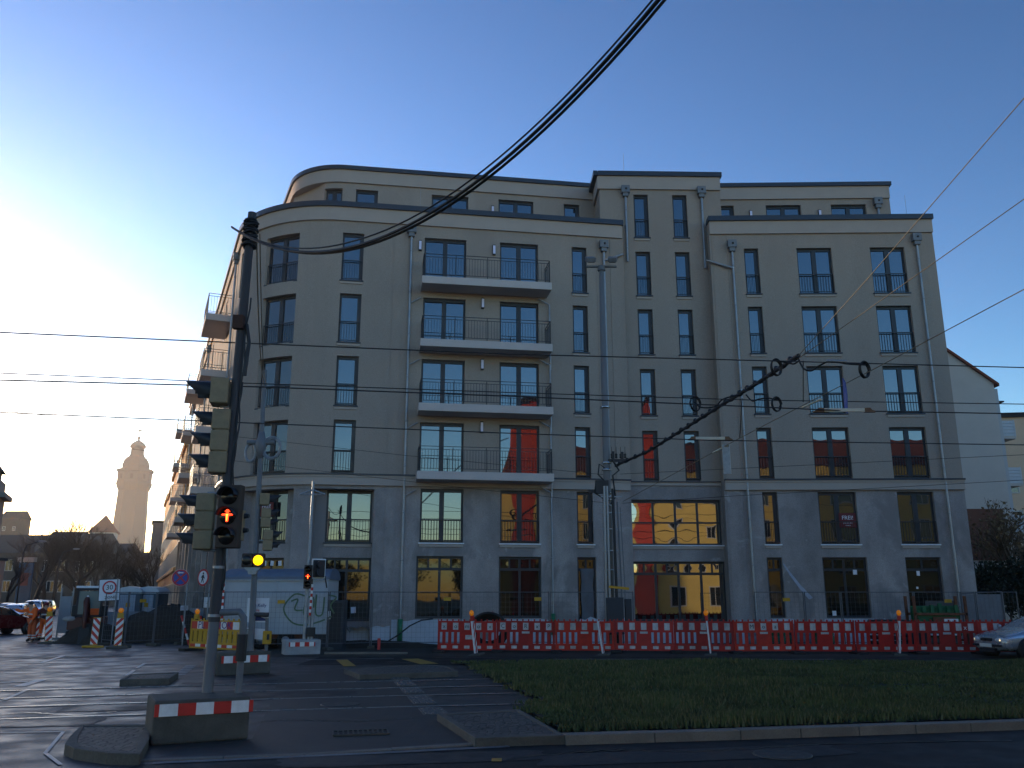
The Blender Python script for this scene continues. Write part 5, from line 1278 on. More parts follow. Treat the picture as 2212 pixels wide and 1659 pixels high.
# yellow barrier
a=AT(409,1412,33.2); c=AT(517,1402,31.6); m_=(a+c)/2; az=math.atan2(c.y-a.y,c.x-a.x); Lb=(c-a).length
t=thing('barrier','yellow plastic barrier with purple spray paint and two amber lamps','barrier',(m_.x,m_.y,.1),az)
L=Lb; h=1.0
b=MB(); xs=[-L/2+.1*i for i in range(int(L/.1)+1)]
barrier(t,L,1.0,[YEL,YEL])
for zc,hh,kk in ((.82,.26,8),(.11,.1,9)):
    b=MB()
    for i in range(kk):
        b.box((-L/2+.06+(L-.12)*(i+.5)/kk,-.032,zc),((L-.12)/kk,.016,hh),mi=i%2)
    b.build('striped_board',[REDS,WHT],t)
text('PL  FAXOK',.36,'graffiti',PURP,t,W[t]@Matrix.Translation((0,-.045,.82)),.002,sx=1.1)
b=MB(); b.box((.2,-.035,.5),(.36,.02,.12)); b.build('plate',YEL,t); text('verkehr',.09,'lettering',INK,t,W[t]@Matrix.Translation((.2,-.05,.5)),.002)
b=MB(); b.prism([(-L/2-.1,-.4),(-L/2+.25,-.4),(-L/2+.25,.4),(-L/2-.1,.4)],-.1,.0); b.build('foot',BLACK,t)
lamp(t,1.03,-L/2+.28); lamp(t,1.03,.12)
# mesh fences
FM=mat('fence_steel',(.11,.115,.13),.55,.2,6,metal=.4)
def fence(label,p,q,h=2.0,z0=.12,tag_=None,mesh=True,xs_=.16,zs_=.2):
    d=q-p; L=d.length; az=math.atan2(d.y,d.x); c=(p+q)/2
    t=thing('mesh_fence',label,'fence',(c.x,c.y,z0),az,'galvanised mesh fence panels round the site')
    b=MB(); L-=.06
    for e in (-1,1): b.tube([(e*L/2,0,-.05),(e*L/2,0,h)],.021,6)
    for z in (.12,h-.02): b.tube([(-L/2,0,z),(L/2,0,z)],.016,6)
    b.build('frame',FM,t)
    if mesh:
        b=MB(); n=int(L/xs_)
        for i in range(1,n): b.box((-L/2+L*i/n,0,(h+.1)/2),(.005,.005,h-.14))
        n=int(h/zs_)
        for i in range(1,n): b.box((0,.004,.12+(h-.14)*i/n),(L,.005,.005))
        b.build('mesh',FM,t)
    b=MB(); b.box((-L/2,0,-.06),(.24,.62,.12)); b.build('foot',CONC,t,bevel=.02)
    if tag_ is not None:
        b=MB(); b.box((tag_[0]*L/2,-.012,tag_[1]),(.28 if len(tag_)<3 else .4,.008,.13 if len(tag_)<3 else .2)); b.build('tag_plate',PAPER if len(tag_)>2 else YEL,t)
        if len(tag_)>2: text('06.01 - 17.12.',.055,'lettering',INK,t,W[t]@Matrix.Translation((tag_[0]*L/2,-.02,tag_[1])),.002)
FX=[(475,33.3),(706,33.3),(800,34.2),(995,34.4),(1188,34.4),(1372,34.5),(1635,34.3),(1745,34.3),(1825,34.3),(1985,34.2),(2120,34.2),(2212,34.4)]
fl=['in front of the graffiti trailer, left half','by the low notices window, right of the trailer','in front of the left shop window','right of the left shop window, behind the left barriers','at the narrow shop door, left of the lamp mast','in front of the big shop window','by the hanging plastic strip','in front of the window with two notices','between the window with two notices and the green rack','in front of the green rack','at the grey site panel on the right']
for i in range(len(FX)-1):
    (u0,Y0),(u1,Y1_)=FX[i],FX[i+1]
    if i==5: continue
    a=AT(u0,1395,Y0);c=AT(u1,1395,Y1_); a.z=c.z=0
    fence('mesh fence panel '+fl[i],a,c,tag_={0:(.1,1.62),2:(.7,1.72),3:(.75,1.72),6:(.3,1.7),9:(.1,1.65)}.get(i))
for u0,Y0,u1,Y1_,lab,tg in ((218,36.5,268,35.2,'left end mesh fence panel below the zone sign',None),(268,35.2,330,36.2,'mesh fence panel in front of the portable toilets',(.0,1.65)),(330,36.2,392,37.5,'mesh fence panel in front of the earth heap, carrying a date sign',(1.0,1.35,1)),(392,37.5,475,36,'mesh fence panel behind the yellow barrier',None)):
    a=AT(u0,1390,Y0);c=AT(u1,1390,Y1_); a.z=c.z=0; fence(lab,a,c,tag_=tg)
# grey site panel at the right end, green rack, pallets, pipe coil
a=AT(2088,1395,35.6);c=AT(2178,1395,35.6)
t=thing('sheeted_fence','grey sheet covered site fence panel beside the dark bushes on the right','fence',((a.x+c.x)/2,35.6,0)); Lp=c.x-a.x
b=MB(); b.box((0,0,1.05),(Lp,.03,1.95)); b.build('sheet',mat('site_sheet',(.17,.175,.19),.8,.2,2,.2,30),t)
b=MB()
for e in (-1,1): b.tube([(e*Lp/2,-.02,0),(e*Lp/2,-.02,2.1)],.04,6)
b.tube([(-Lp/2,-.02,2.05),(Lp/2,-.02,2.12)],.025,6); b.build('frame',FM,t)
b=MB(); b.box((-Lp/2-.75,.2,.9),(1.2,.04,1.75)); b.build('side_sheet',mat('brown_sheet',(.09,.085,.08),.9,.2,2),t)
t=thing('formwork_rack','green steel formwork rack with brown boards and white plate, behind the barriers on the right','rack',(AT(2040,1395,33.2).x,33.2,.05))
GRN=mat('rack_green',(.012,.11,.045),.55,.25,5); RST=mat('rust_steel',(.13,.05,.025),.8,.3,6)
b=MB()
for e in (-.95,.95):
    for y in (0,.7): b.box((e,y,.95),(.1,.08,1.9))
for z in (.15,1.25): b.box((0,0,z),(2.0,.08,.09)); b.box((0,.7,z),(2.0,.08,.09))
for e in (-.95,.95): b.box((e,.35,.3),(.08,.7,.08))
b.build('frame',RST,t,bevel=.01)
b=MB(); rg=random.Random(4)
for i in range(7): b.box((rg.uniform(-.1,.1),.1+.09*i,.98+rg.uniform(-.08,.1)),(1.55+rg.uniform(-.2,.2),.06,.95+rg.uniform(-.1,.15)))
for i in range(5): b.box((-.6+.3*i,.02,1.42),(.12,.1,.2+.12*(i%3)))
b.build('green_panel',GRN,t)
b=MB(); b.box((.1,-.05,.95),(.85,.05,.4)); b.build('brown_board',RST,t)
b=MB(); b.box((.32,-.09,.98),(.52,.02,.2)); b.build('plate',PAPER,t); text('13-5 06-2',.1,'lettering',INK,t,W[t]@Matrix.Translation((.32,-.105,.98)),.002)
b=MB()
for e in (-.3,.35): b.box((e,-.05,.52),(.36,.04,.06))
b.build('white_stripe',WHT,t)
t=thing('pallet_stack','dark stack of pallets behind the barrier left of the green rack','pallets',(AT(1925,1395,33).x,33,.02))
b=MB()
for k in range(6):
    for i in range(5): b.box((-.5+.25*i,0,.12+k*.19),(.13,1.,.03))
    for i in range(3): b.box((0,-.45+.45*i,.05+k*.19),(1.2,.1,.1))
b.build('pallets',mat('dark_wood',(.05,.045,.045),.9,.3,4),t)
b=MB(); b.box((.95,0,.45),(.7,.7,.9)); b.build('dark_crate',BLKP,t,bevel=.02)
t=thing('bag_row','low row of grey and green sacks at the wall below the plastic strip','sacks',(AT(1710,1395,35).x,35,0))
for i in range(4):
    b=MB(); b.sphere((-1.3+.85*i,0,.6),.45,10,sq=(1,.7,.85)); b.sphere((-1.3+.85*i,0,.3),.5,10,sq=(1,.7,.65)); b.build('sack',(mat('grey_sack',(.2,.21,.22),.9,.2,4),GRN)[i%2],t)
t=thing('pipe_coil','black coil of corrugated pipe standing behind the left red barriers','coil',(AT(1055,1395,32.6).x,32.6,.05))
b=MB()
for k in range(5):
    Q=[Vector(((.68-.05*k)*math.cos(2*math.pi*i/28),-.12+.08*k,.68+(.62-.05*k)*math.sin(2*math.pi*i/28))) for i in range(28)]
    b.tube(Q,.06,6,close=True)
b.build('coil',BLACK,t)
# hydrant standpipe, hose, marker peg
hx=AT(724,1400,34.6); t=thing('standpipe','yellow hydrant standpipe leaning by the wall right of the trailer','hydrant',(hx.x,hx.y,0))
b=MB(); b.tube([(0,0,0),(.02,0,.35),(.08,0,.8)],.075,8); b.tube([(-.14,0,.55),(.3,0,.62)],.05,8); b.lathe([(.12,0),(.1,.12),(.13,.2)],10,(.07,0,.75)); b.build('body',mat('hydrant_yellow',(.35,.22,.01),.5,.25,8),t)
b=MB(); b.tube([(.3,0,.95),(.55,0,.6)],.035,6); b.build('lever',STEEL,t)
b=MB(); pts=[(733,1398,34.6),(760,1397,34.8),(790,1395,34.9),(830,1390,34.9),(860,1372,35),(885,1352,35.3),(910,1340,35.8),(935,1337,36)]
b.tube([AT(*p) for p in pts],.03,6); tag(b.build('hose',BLACK),'black hose curving from the yellow standpipe up to the shop window sill','hose')
b=MB(); p=AT(818,1405,33.6); p.z=0; b.tube([p,p+Vector((0,0,.42))],.06,8); tag(b.build('marker_peg',mat('peg_red',(.6,.06,.05),.6,.1)),'short red marker peg in the earth below the downpipe','peg')
def heap(label,u,v,Y,rx,ry,h,m,seed,name='earth_heap',cat='earth heap'):
    rg=random.Random(seed); p=AT(u,v,Y); b=MB(); n=18;k=7; vs=[];fs=[]
    for j in range(k+1):
        for i in range(n):
            a=2*math.pi*i/n; f=1-j/k; q=1+.16*math.sin(a*3+seed)+rg.uniform(-.08,.08); vs.append((p.x+rx*f*q*math.cos(a),p.y+ry*f*q*math.sin(a),.01+h*(1-f*f)*(1+rg.uniform(-.12,.12))))
    for j in range(k):
        for i in range(n): fs.append((j*n+i,j*n+(i+1)%n,(j+1)*n+(i+1)%n,(j+1)*n+i))
    b.add(vs,fs,0,True); tag(b.build(name,m),label,cat)
heap('dark earth heap behind the mesh fence under the date sign',360,1400,39.5,2.6,1.4,1.5,EARTH,3)
heap('small dark earth heap at the foot of the excavator',205,1400,38.5,1.6,1.,.8,EARTH,5)
heap('low earth bank along the wall right of the trailer',790,1400,35.2,3.2,.7,.25,EARTH,8)
# crates behind the heap
t=thing('grey_container','long low grey steel skip behind the earth heap','skip',(AT(380,1390,43).x,43,0))
b=MB(); b.prism([(-3.2,0),(3.2,0),(3.4,1.25),(-3.4,1.25)],-.9,.9,M=Matrix.Rotation(R(90),4,'X')); b.build('body',mat('skip_grey',(.22,.26,.3),.7,.2,1.5),t)
b=MB()
for i in range(5): b.box((-2.2+1.1*i,-.2,1.32),(.8,.5,.16),R(rnd.uniform(-20,20)))
b.build('rubble',CONCL,t)
# signs
def sign_pole(name,label,u,v0,v1,Y,cat='sign',r=.03,group='traffic signs on the site'):
    a=AT(u,v0,Y);c=AT(u,v1,Y); t=thing(name,label,cat,(c.x,Y,0),0,group); b=MB(); b.tube([(c.x,Y,0),(c.x,Y,a.z)],r,8); b.build('post',GALV,t,True); return t
RING=mat('sign_ring_red',(.45,.015,.03),.45,.05); SBLUE=mat('sign_disc_blue',(.02,.06,.3),.45,.05); SW=mat('sign_face_white',(.68,.69,.74),.45,.04)
def disc(t,M,r,m,name,y,r0=0):
    b=MB(); b.T=M@Matrix.Translation((0,y,0))@Matrix.Rotation(R(90),4,'X')
    if r0:
        n=32; vs=[];fs=[]
        for i in range(n):
            a=2*math.pi*i/n
            for q in (r0,r): vs+= [(q*math.cos(a),q*math.sin(a),0),(q*math.cos(a),q*math.sin(a),.006)]
        for i in range(n):
            k=4*i;j=4*((i+1)%n); fs+=[(k+1,k+3,j+3,j+1),(k,j,j+2,k+2),(k+2,j+2,j+3,k+3),(k,k+1,j+1,j)]
        b.add(vs,fs)
    else: b.lathe([(r,0),(r,.008)],32,sm=False)
    return b.build(name,m,t,True)
Ys=37.5
t=sign_pole('speed_zone_sign','white square 30 ZONE sign above the left mesh fence',240,1250,1390,Ys); c=AT(237.5,1274.5,Ys); M=Matrix.Translation(c+Vector((0,-.04,0)))@Matrix.Rotation(R(16),4,'Z')@Matrix.Rotation(R(-3),4,'Y')
b=MB(); b.T=M; b.box((0,0,0),(.84,.02,.9)); b.build('sign_back',INK,t,True); b=MB(); b.T=M; b.box((0,-.012,0),(.79,.012,.85)); b.build('sign_face',SW,t,True)
disc(t,M@Matrix.Translation((0,0,.1)),.28,RING,'red_ring',-.02,.215); text('30',.29,'lettering',INK,t,M@Matrix.Translation((0,-.03,.1)),.003); text('ZONE',.16,'lettering',INK,t,M@Matrix.Translation((.04,-.03,-.31)),.003)
Ys=36.6
t=sign_pole('no_stopping_sign','round blue no stopping sign with red cross and white arrow',393,1262,1398,Ys); c=AT(391,1248,Ys); M=Matrix.Translation(c+Vector((0,-.05,0)))@Matrix.Rotation(R(16),4,'Z')
disc(t,M,.345,SW,'sign_rim',.0); disc(t,M,.335,SBLUE,'sign_face',-.01); disc(t,M,.335,RING,'red_ring',-.02,.27)
for a in (45,-45):
    b=MB(); b.T=M@Matrix.Translation((0,-.022,0))@Matrix.Rotation(R(a),4,'Y'); b.box((0,0,0),(.6,.008 if a>0 else .011,.07)); b.build('red_bar',RING,t,True)
b=MB(); b.T=M@Matrix.Translation((0,-.034,.2))@Matrix.Rotation(R(90),4,'X'); b.prism([(-.13,0),(-.06,.055),(-.06,.022),(.1,.022),(.1,-.022),(-.06,-.022),(-.06,-.055)],0,.008); b.build('arrow',SW,t,True)
t=sign_pole('no_pedestrians_sign','round white sign with red ring and black walking figure',442,1262,1398,Ys); c=AT(440,1247.5,Ys); M=Matrix.Translation(c+Vector((0,-.05,0)))@Matrix.Rotation(R(-32),4,'Z')
disc(t,M,.345,RING,'red_ring',0); disc(t,M,.27,SW,'sign_face',-.012)
b=MB(); b.T=M@Matrix.Translation((0,-.025,0))@Matrix.Rotation(R(90),4,'X')
b.prism([(-.02,.1),(.05,.11),(.08,.02),(.13,-.02),(.11,-.05),(.045,.0),(.03,-.05),(.08,-.2),(.05,-.22),(0,-.08),(-.06,-.2),(-.1,-.22),(-.04,-.04),(-.04,.02),(-.09,-.02),(-.11,0)],0,.006); b.lathe([(.04,0),(.04,.006)],12,(.02,.165,0)); b.build('walking_figure',INK,t,True)
t=sign_pole('info_sign','small white sign with black arrow beside the tall site pole',452,1285,1390,Ys+.4); c=AT(450,1301,Ys+.4)
b=MB(); b.box(c+Vector((0,-.04,0)),(.34,.02,.42)); b.build('sign_face',SW,t,True); text('-I',.2,'lettering',INK,t,Matrix.Translation(c+Vector((0,-.06,-.02))),.003)
striped('striped_pole','striped measuring pole under the date sign',409,1395,392,1330,36.9,.045,5); striped('striped_pole','striped pole behind the yellow barrier',436,1372,433,1330,35.5,.045,5)
# ---------------------------------------------------------------- trailer, toilets, board
TY0=33.75; x0=AT(480,1330,TY0).x; x1=AT(706,1330,TY0).x
t=thing('site_trailer','white site trailer with rounded blue grey roof and green graffiti','trailer',((x0+x1)/2,TY0,0)); wd=x1-x0; zt=AT(600,1228,TY0).z; zm=AT(600,1252,TY0).z; zb=AT(600,1370,TY0).z
b=MB(); b.prism([(-wd/2,0),(wd/2,0),(wd/2,2.),(-wd/2,2.)],zb,zm); b.build('body',mat('trailer_white',(.4,.42,.45),.6,.1,1.2,fine=.03),t)
b=MB(); P=[(-.05,zm+.002)]+[(1.+1.08*math.cos(R(180-a)),zm+.02+(zt-zm)*math.sin(R(a))) for a in range(12,170,12)]+[(2.05,zm+.002)]
b.prism(P,-wd/2-.05,wd/2+.05,M=Matrix(((0,0,1,0),(1,0,0,0),(0,1,0,0),(0,0,0,1)))); b.build('roof',mat('trailer_roof',(.13,.16,.22),.55,.15,1.5),t)
b=MB(); b.box((0,-.03,zm-.02),(wd+.06,.06,.05)); b.build('gutter_strip',GALV,t)
for e in (-1,0,1):
    b=MB(); b.box((e*(wd/2-.03),-.015,(zb+zm)/2),(.06,.03,zm-zb)); b.build('corner_strip',mat('trailer_white',(1,1,1)),t)
b=MB(); b.box((0,1,zb-.1),(wd-.3,1.6,.16)); b.box((-wd/2-.35,1,zb-.1),(.8,.12,.1)); b.build('chassis',RST,t)
for e in (-.5,.45):
    for y in (.15,1.85):
        b=MB(); b.lathe([(.1,-.09),(.3,-.09),(.34,-.05),(.34,.05),(.3,.09),(.1,.09)],18,(e,y,.34),M=Matrix.Rotation(R(90),4,'X')); w_=b.build('wheel',TYRE,t); b=MB(); b.lathe([(.17,-.1),(.15,.1)],14,(e,y,.34),M=Matrix.Rotation(R(90),4,'X')); b.build('rim',GALV,w_)
GRAF=mat('graffiti_green',(.11,.18,.1),.7,.25,6)
def stroke(pts,r=.03):
    Q=[];P=[Vector((x,-.012,z)) for x,z in pts]
    for i in range(len(P)-1):
        a0=P[max(i-1,0)];a1=P[i];a2=P[i+1];a3=P[min(i+2,len(P)-1)]
        for k in range(5):
            f=k/5; Q.append(.5*((2*a1)+(a2-a0)*f+(2*a0-5*a1+4*a2-a3)*f*f+(3*a1-a0-3*a2+a3)*f**3))
    Q.append(P[-1]); b=MB()
    for i,(a,c) in enumerate(zip(Q,Q[1:])):
        d=(c-a).normalized(); n=Vector((-d.z,0,d.x))*r
        b.add([a-n,c-n,c+n,a+n],[(0,1,2,3)])
    b.build('graffiti',GRAF,t)
gx=.35;gz=zb+.15
for pts in ([(gx+.75,gz+1.25),(gx+.35,gz+1.3),(gx-.02,gz+.8),(gx+.3,gz+.3),(gx+.8,gz+.18),(gx+1.4,gz+.32),(gx+1.8,gz+.5)],[(gx+.25,gz+1.05),(gx+.5,gz+1.12),(gx+.4,gz+.75),(gx+.7,gz+.72)],[(gx+.85,gz+1.2),(gx+.75,gz+.6),(gx+1.05,gz+.55),(gx+1.1,gz+1.15),(gx+.85,gz+1.2)],[(gx+1.2,gz+1.3),(gx+1.2,gz+.6),(gx+1.45,gz+.58),(gx+1.5,gz+1.2)],[(gx+1.6,gz+1.28),(gx+1.95,gz+1.2),(gx+1.75,gz+.9),(gx+1.9,gz+.6)]): stroke(pts)
t2=thing('dark_bin','dark grey equipment box standing at the right end of the trailer','box',(AT(694,1330,33.6).x+.25,33.9,0))
b=MB(); b.box((0,.3,.9),(1.1,.7,1.8)); b.build('body',mat('cabinet_dark',(1,1,1)),t2,bevel=.02); b=MB(); b.box((0,-.065,1.0),(.9,.03,1.4)); b.build('door',BLKP,t2); b=MB(); b.box((-.2,-.1,1.25),(.5,.01,.3)); b.build('paper',PAPER,t2)
TB=mat('toilet_blue',(.045,.08,.11),.5,.15,2); TRF=mat('toilet_roof',(.5,.54,.58),.5,.08); TDR=mat('toilet_door',(.3,.35,.42),.5,.1)
def toilet(label,u,Y,rz):
    p=AT(u,1390,Y); t=thing('portable_toilet',label,'toilet',(p.x,Y,0),rz,'portable toilets behind the fence')
    b=MB(); b.prism([(-.55,-.55),(.55,-.55),(.55,.55),(-.55,.55)],.05,2.1); b.build('cabin',TB,t,bevel=.04)
    b=MB(); b.prism([(-.62,2.08),(.62,2.08),(.58,2.22),(.36,2.36),(0,2.42),(-.36,2.36),(-.58,2.22)],-.6,.6,M=Matrix.Rotation(R(90),4,'X')); b.build('roof',TRF,t,bevel=.03)
    b=MB(); b.box((-.05,-.57,1.1),(.75,.05,1.85)); o=b.build('door',TDR,t,bevel=.015); b=MB(); b.box((.24,-.61,1.1),(.05,.04,.16)); b.build('handle',BLKP,o)
    b=MB(); b.box((.0,-.6,1.55),(.2,.012,.2)); b.build('notice',YEL,o)
toilet('left portable toilet with grey rounded roof behind the mesh fence',275,43,R(8)); toilet('right portable toilet with grey rounded roof, next to the sunlit trees',320,43.5,R(-4))
# white traffic board seen from behind
t=thing('traffic_board','large blank grey board on two legs beside the excavator','board',(AT(132,1390,42).x,42,0)); a=AT(116,1368,42);c=AT(150,1288,42)
b=MB(); b.box((0,0,(a.z+c.z)/2),(c.x-a.x,.05,c.z-a.z)); b.build('board',mat('board_grey',(.22,.24,.28),.6,.1,2),t)
b=MB()
for e in (-.28,.28): b.box((e,.05,1.2),(.06,.06,2.3)); b.box((e,.05,.05),(.5,.5,.1))
b.box((0,.05,.7),(.6,.05,.05)); b.build('legs',GALV,t)
# ---------------------------------------------------------------- excavator
ex=AT(184,1390,39.5); t=thing('excavator','dark red excavator with glass cab, boom towards the viewer','excavator',(ex.x,39.5,0),R(22))
ex_=t; t.scale=(.8,.8,.8); W[t]=W[t]@Matrix.Diagonal((.8,.8,.8,1))
DRED=mat('machine_red',(.075,.016,.012),.5,.2,3); CABG=glassy('cab_glass',(.08,.15,.17),1.4,.2)
b=MB()
for e in (-.75,.75):
    b.T=Matrix.Translation((e,0,0)); b.prism([(-1.25,.18),(-1.05,0),(1.05,0),(1.25,.18),(1.25,.45),(1.05,.62),(-1.05,.62),(-1.25,.45)],-.2,.2,M=Matrix.Rotation(R(90),4,'Z')@Matrix.Rotation(R(90),4,'X'))
b.T=None; b.box((0,0,.45),(1.3,1.2,.3)); b.build('tracks',BLACK,t,bevel=.03)
b=MB(); b.prism([(-.95,-.9),(.95,-.9),(.95,1.3),(.6,1.6),(-.6,1.6),(-.95,1.3)],.68,1.35); b.build('body',DRED,t,bevel=.05)
b=MB(); b.box((0,1.0,1.65),(1.8,1.0,.6)); b.build('engine_cover',BLKP,t,bevel=.06)
b=MB()
for x in (-.55,.62):
    for y in (-.85,.55): b.box((x,y,2.05),(.09,.09,1.5))
b.box((.035,-.15,2.82),(1.35,1.55,.14)); b.box((.035,-.85,1.42),(1.25,.09,.12)); b.build('cab_frame',INK,t)
b=MB(); b.box((.035,-.15,2.93),(1.45,1.7,.12)); b.build('cab_roof',PAPER,t,bevel=.02)
b=MB(); b.box((.035,-.86,2.1),(1.08,.02,1.22)); b.build('windscreen',CABG,t); b=MB(); b.box((-.56,-.15,2.1),(.02,1.3,1.22)); b.build('side_window',CABG,t); b=MB(); b.box((.63,-.15,2.1),(.02,1.3,1.22)); b.build('side_window',CABG,t)
b=MB(); b.box((.3,-.9,1.62),(.5,.06,.34)); b.build('front_panel',HIVIS,t)
b=MB(); b.tube([(.02,-.95,1.15),(-.05,-1.7,2.15),(-.02,-2.0,2.3)],[.16,.17,.13],8); b.build('boom',DRED,t)
b=MB(); b.tube([(-.02,-2.0,2.3),(-.02,-2.35,1.3),(0,-2.3,.8)],[.13,.12,.09],8); b.build('arm',DRED,t)
b=MB(); b.tube([(-.02,-1.75,2.45),(.0,-2.1,2.0)],.05,8); b.build('piston',PAPER,t)
b=MB(); b.prism([(0,.85),(.28,.75),(.4,.35),(.2,.05),(-.15,.0),(-.1,.2)],-.25,.25,M=Matrix.Translation((0,-2.3,0))@Matrix.Rotation(R(90),4,'Z')@Matrix.Rotation(R(90),4,'X')); b.build('bucket',BLACK,t)
b=MB(); b.sphere((-.85,-.8,1.25),.3,12,sq=(1.2,.6,.5)); b.build('white_cover',CONCL,t)
# ---------------------------------------------------------------- people
def person(label,p,rz,jac,trou,arm_up,lean,hat,S=1.0):
    t=thing('person',label,'person',p,rz,'road workers in orange')
    l=lean
    J={'pelvis':(0,0,.95,.15),'waist':(0,-.04*l,1.1,.14),'chest':(0,-.18*l,1.32,.16),'neck':(0,-.3*l,1.5,.06),'head':(0,-.36*l,1.63,.095),'crown':(0,-.38*l,1.72,.075),
       'hipL':(.1,0,.9,.1),'kneeL':(.13,-.05,.5,.07),'ankL':(.14,.03,.09,.05),'toeL':(.15,-.16,.04,.045),'hipR':(-.1,0,.9,.1),'kneeR':(-.13,.0,.5,.07),'ankR':(-.15,.08,.09,.05),'toeR':(-.17,-.1,.04,.045),
       'shL':(.2,-.2*l,1.42,.075),'elL':(.27,-.25*l-.02,1.14,.05),'wrL':(.25,-.25*l-.18,.92,.035),
       'shR':(-.2,-.2*l,1.42,.075),'elR':(-.42,-.3*l-.08,1.32 if arm_up else 1.14,.05),'wrR':(-.66 if arm_up else -.3,-.3*l-.2,1.42 if arm_up else .92,.035)}
    E=[('pelvis','waist'),('waist','chest'),('chest','neck'),('neck','head'),('head','crown'),('pelvis','hipL'),('hipL','kneeL'),('kneeL','ankL'),('ankL','toeL'),('pelvis','hipR'),('hipR','kneeR'),('kneeR','ankR'),('ankR','toeR'),('chest','shL'),('shL','elL'),('elL','wrL'),('chest','shR'),('shR','elR'),('elR','wrR')]
    def skin(name,keys,edges,m,grow=0,rootk=None,extra=(),sub=1):
        ks=list(keys); vs=[Vector(J[k][:3])*S for k in ks]; rs=[J[k][3]*S+grow for k in ks]; es=[(ks.index(a),ks.index(c)) for a,c in edges if a in ks and c in ks]
        for base,pt,r in extra:
            es.append((ks.index(base) if isinstance(base,str) else len(ks)+base,len(vs))); vs.append(Vector(pt)*S); rs.append(r*S)
        me=bpy.data.meshes.new(name); me.from_pydata([tuple(v) for v in vs],es,[]); o=bpy.data.objects.new(name,me); COL.objects.link(o); o.parent=t; W[o]=W[t]
        sk=o.modifiers.new('skin','SKIN')
        if not me.skin_vertices: 
            me.attributes; 
        for i,r in enumerate(rs): me.skin_vertices[0].data[i].radius=(r,r)
        me.skin_vertices[0].data[ks.index(rootk) if rootk else 0].use_root=True
        sb=o.modifiers.new('sub','SUBSURF'); sb.levels=sub; sb.render_levels=sub; sk.use_smooth_shade=True
        me.materials.append(m); return o
    def hand(side):
        w_=Vector(J['wr'+side][:3]); e_=Vector(J['el'+side][:3]); d=(w_-e_).normalized(); n=d.orthogonal().normalized(); q=d.cross(n)
        ex=[('wr'+side,w_+d*.09,.026)]; base=0
        return w_,d,n,q
    ex=[]
    for sd in 'LR':
        w_,d,n,q=hand(sd); k=len(ex); ex.append(('wr'+sd,w_+d*.08,.024))
        for i,(o_,ln) in enumerate(((-.03,.07),(-.01,.08),(.01,.078),(.03,.06))): ex.append((k,w_+d*(.08+ln)+q*o_+n*.02,.009))
        ex.append(('wr'+sd,w_+d*.06+q*-.06,.01))
    body=skin('body',J.keys(),E,SKIN,0,'pelvis',ex)
    skin('jacket',['pelvis','waist','chest','shL','elL','wrL','shR','elR','wrR'],[e for e in E],jac,.025,'pelvis')
    skin('trousers',['pelvis','hipL','kneeL','ankL','hipR','kneeR','ankR'],E,trou,.022,'pelvis')
    skin('boots',['ankL','toeL'],E,BLACK,.02,'ankL'); skin('boots',['ankR','toeR'],E,BLACK,.02,'ankR')
    hd=Vector(J['head'][:3])*S
    b=MB(); b.sphere(hd+Vector((0,.015,.06))*S,.112*S,14,sq=(1,1.08,.85)); b.build('cap',hat,t)
    b=MB(); b.sphere(hd+Vector((0,-.1,-.005))*S,.018*S,8,sq=(1,1.3,1.2)); b.build('nose',SKIN,t)
    b=MB(); 
    for e in (-.035,.035): b.sphere(hd+Vector((e,-.09,.025))*S,.011*S,6)
    b.build('eyes',INK,t)
    for z,r,dy in ((1.08,.185,-.03*l),(1.2,.19,-.1*l)):
        b=MB(); b.lathe([(r*S,-.03*S),(r*S,.03*S)],20,(0,dy*S,z*S),M=Matrix.Diagonal((1,.9,1,1))); b.build('reflective_band',NAVY if z<1.1 else REFL,t)
    for e in ('L','R'):
        for kz in (.28,.18):
            f=(kz-.09)/.41; p_=Vector(J['ank'+e][:3]).lerp(Vector(J['knee'+e][:3]),f)*S; b=MB(); b.lathe([(.095*S,-.022),(.095*S,.022)],14,p_); b.build('reflective_band',REFL,t)
    return t
MARO=mat('maroon_cloth',(.1,.02,.015),.8,.2,6)
q=G(66,1386); person('road worker in bright orange suit and dark cap with one arm stretched out',(q.x,q.y,0),R(-15),HIVIS,mat('hivis_trousers',(.5,.1,.03),.75,.25,5),True,.75,NAVY,.98)
q=G(92,1383); person('road worker in dark red jacket and orange trousers, half hidden by a beacon',(q.x,q.y,0),R(20),MARO,HIVIS,False,.3,DKRED,.95)
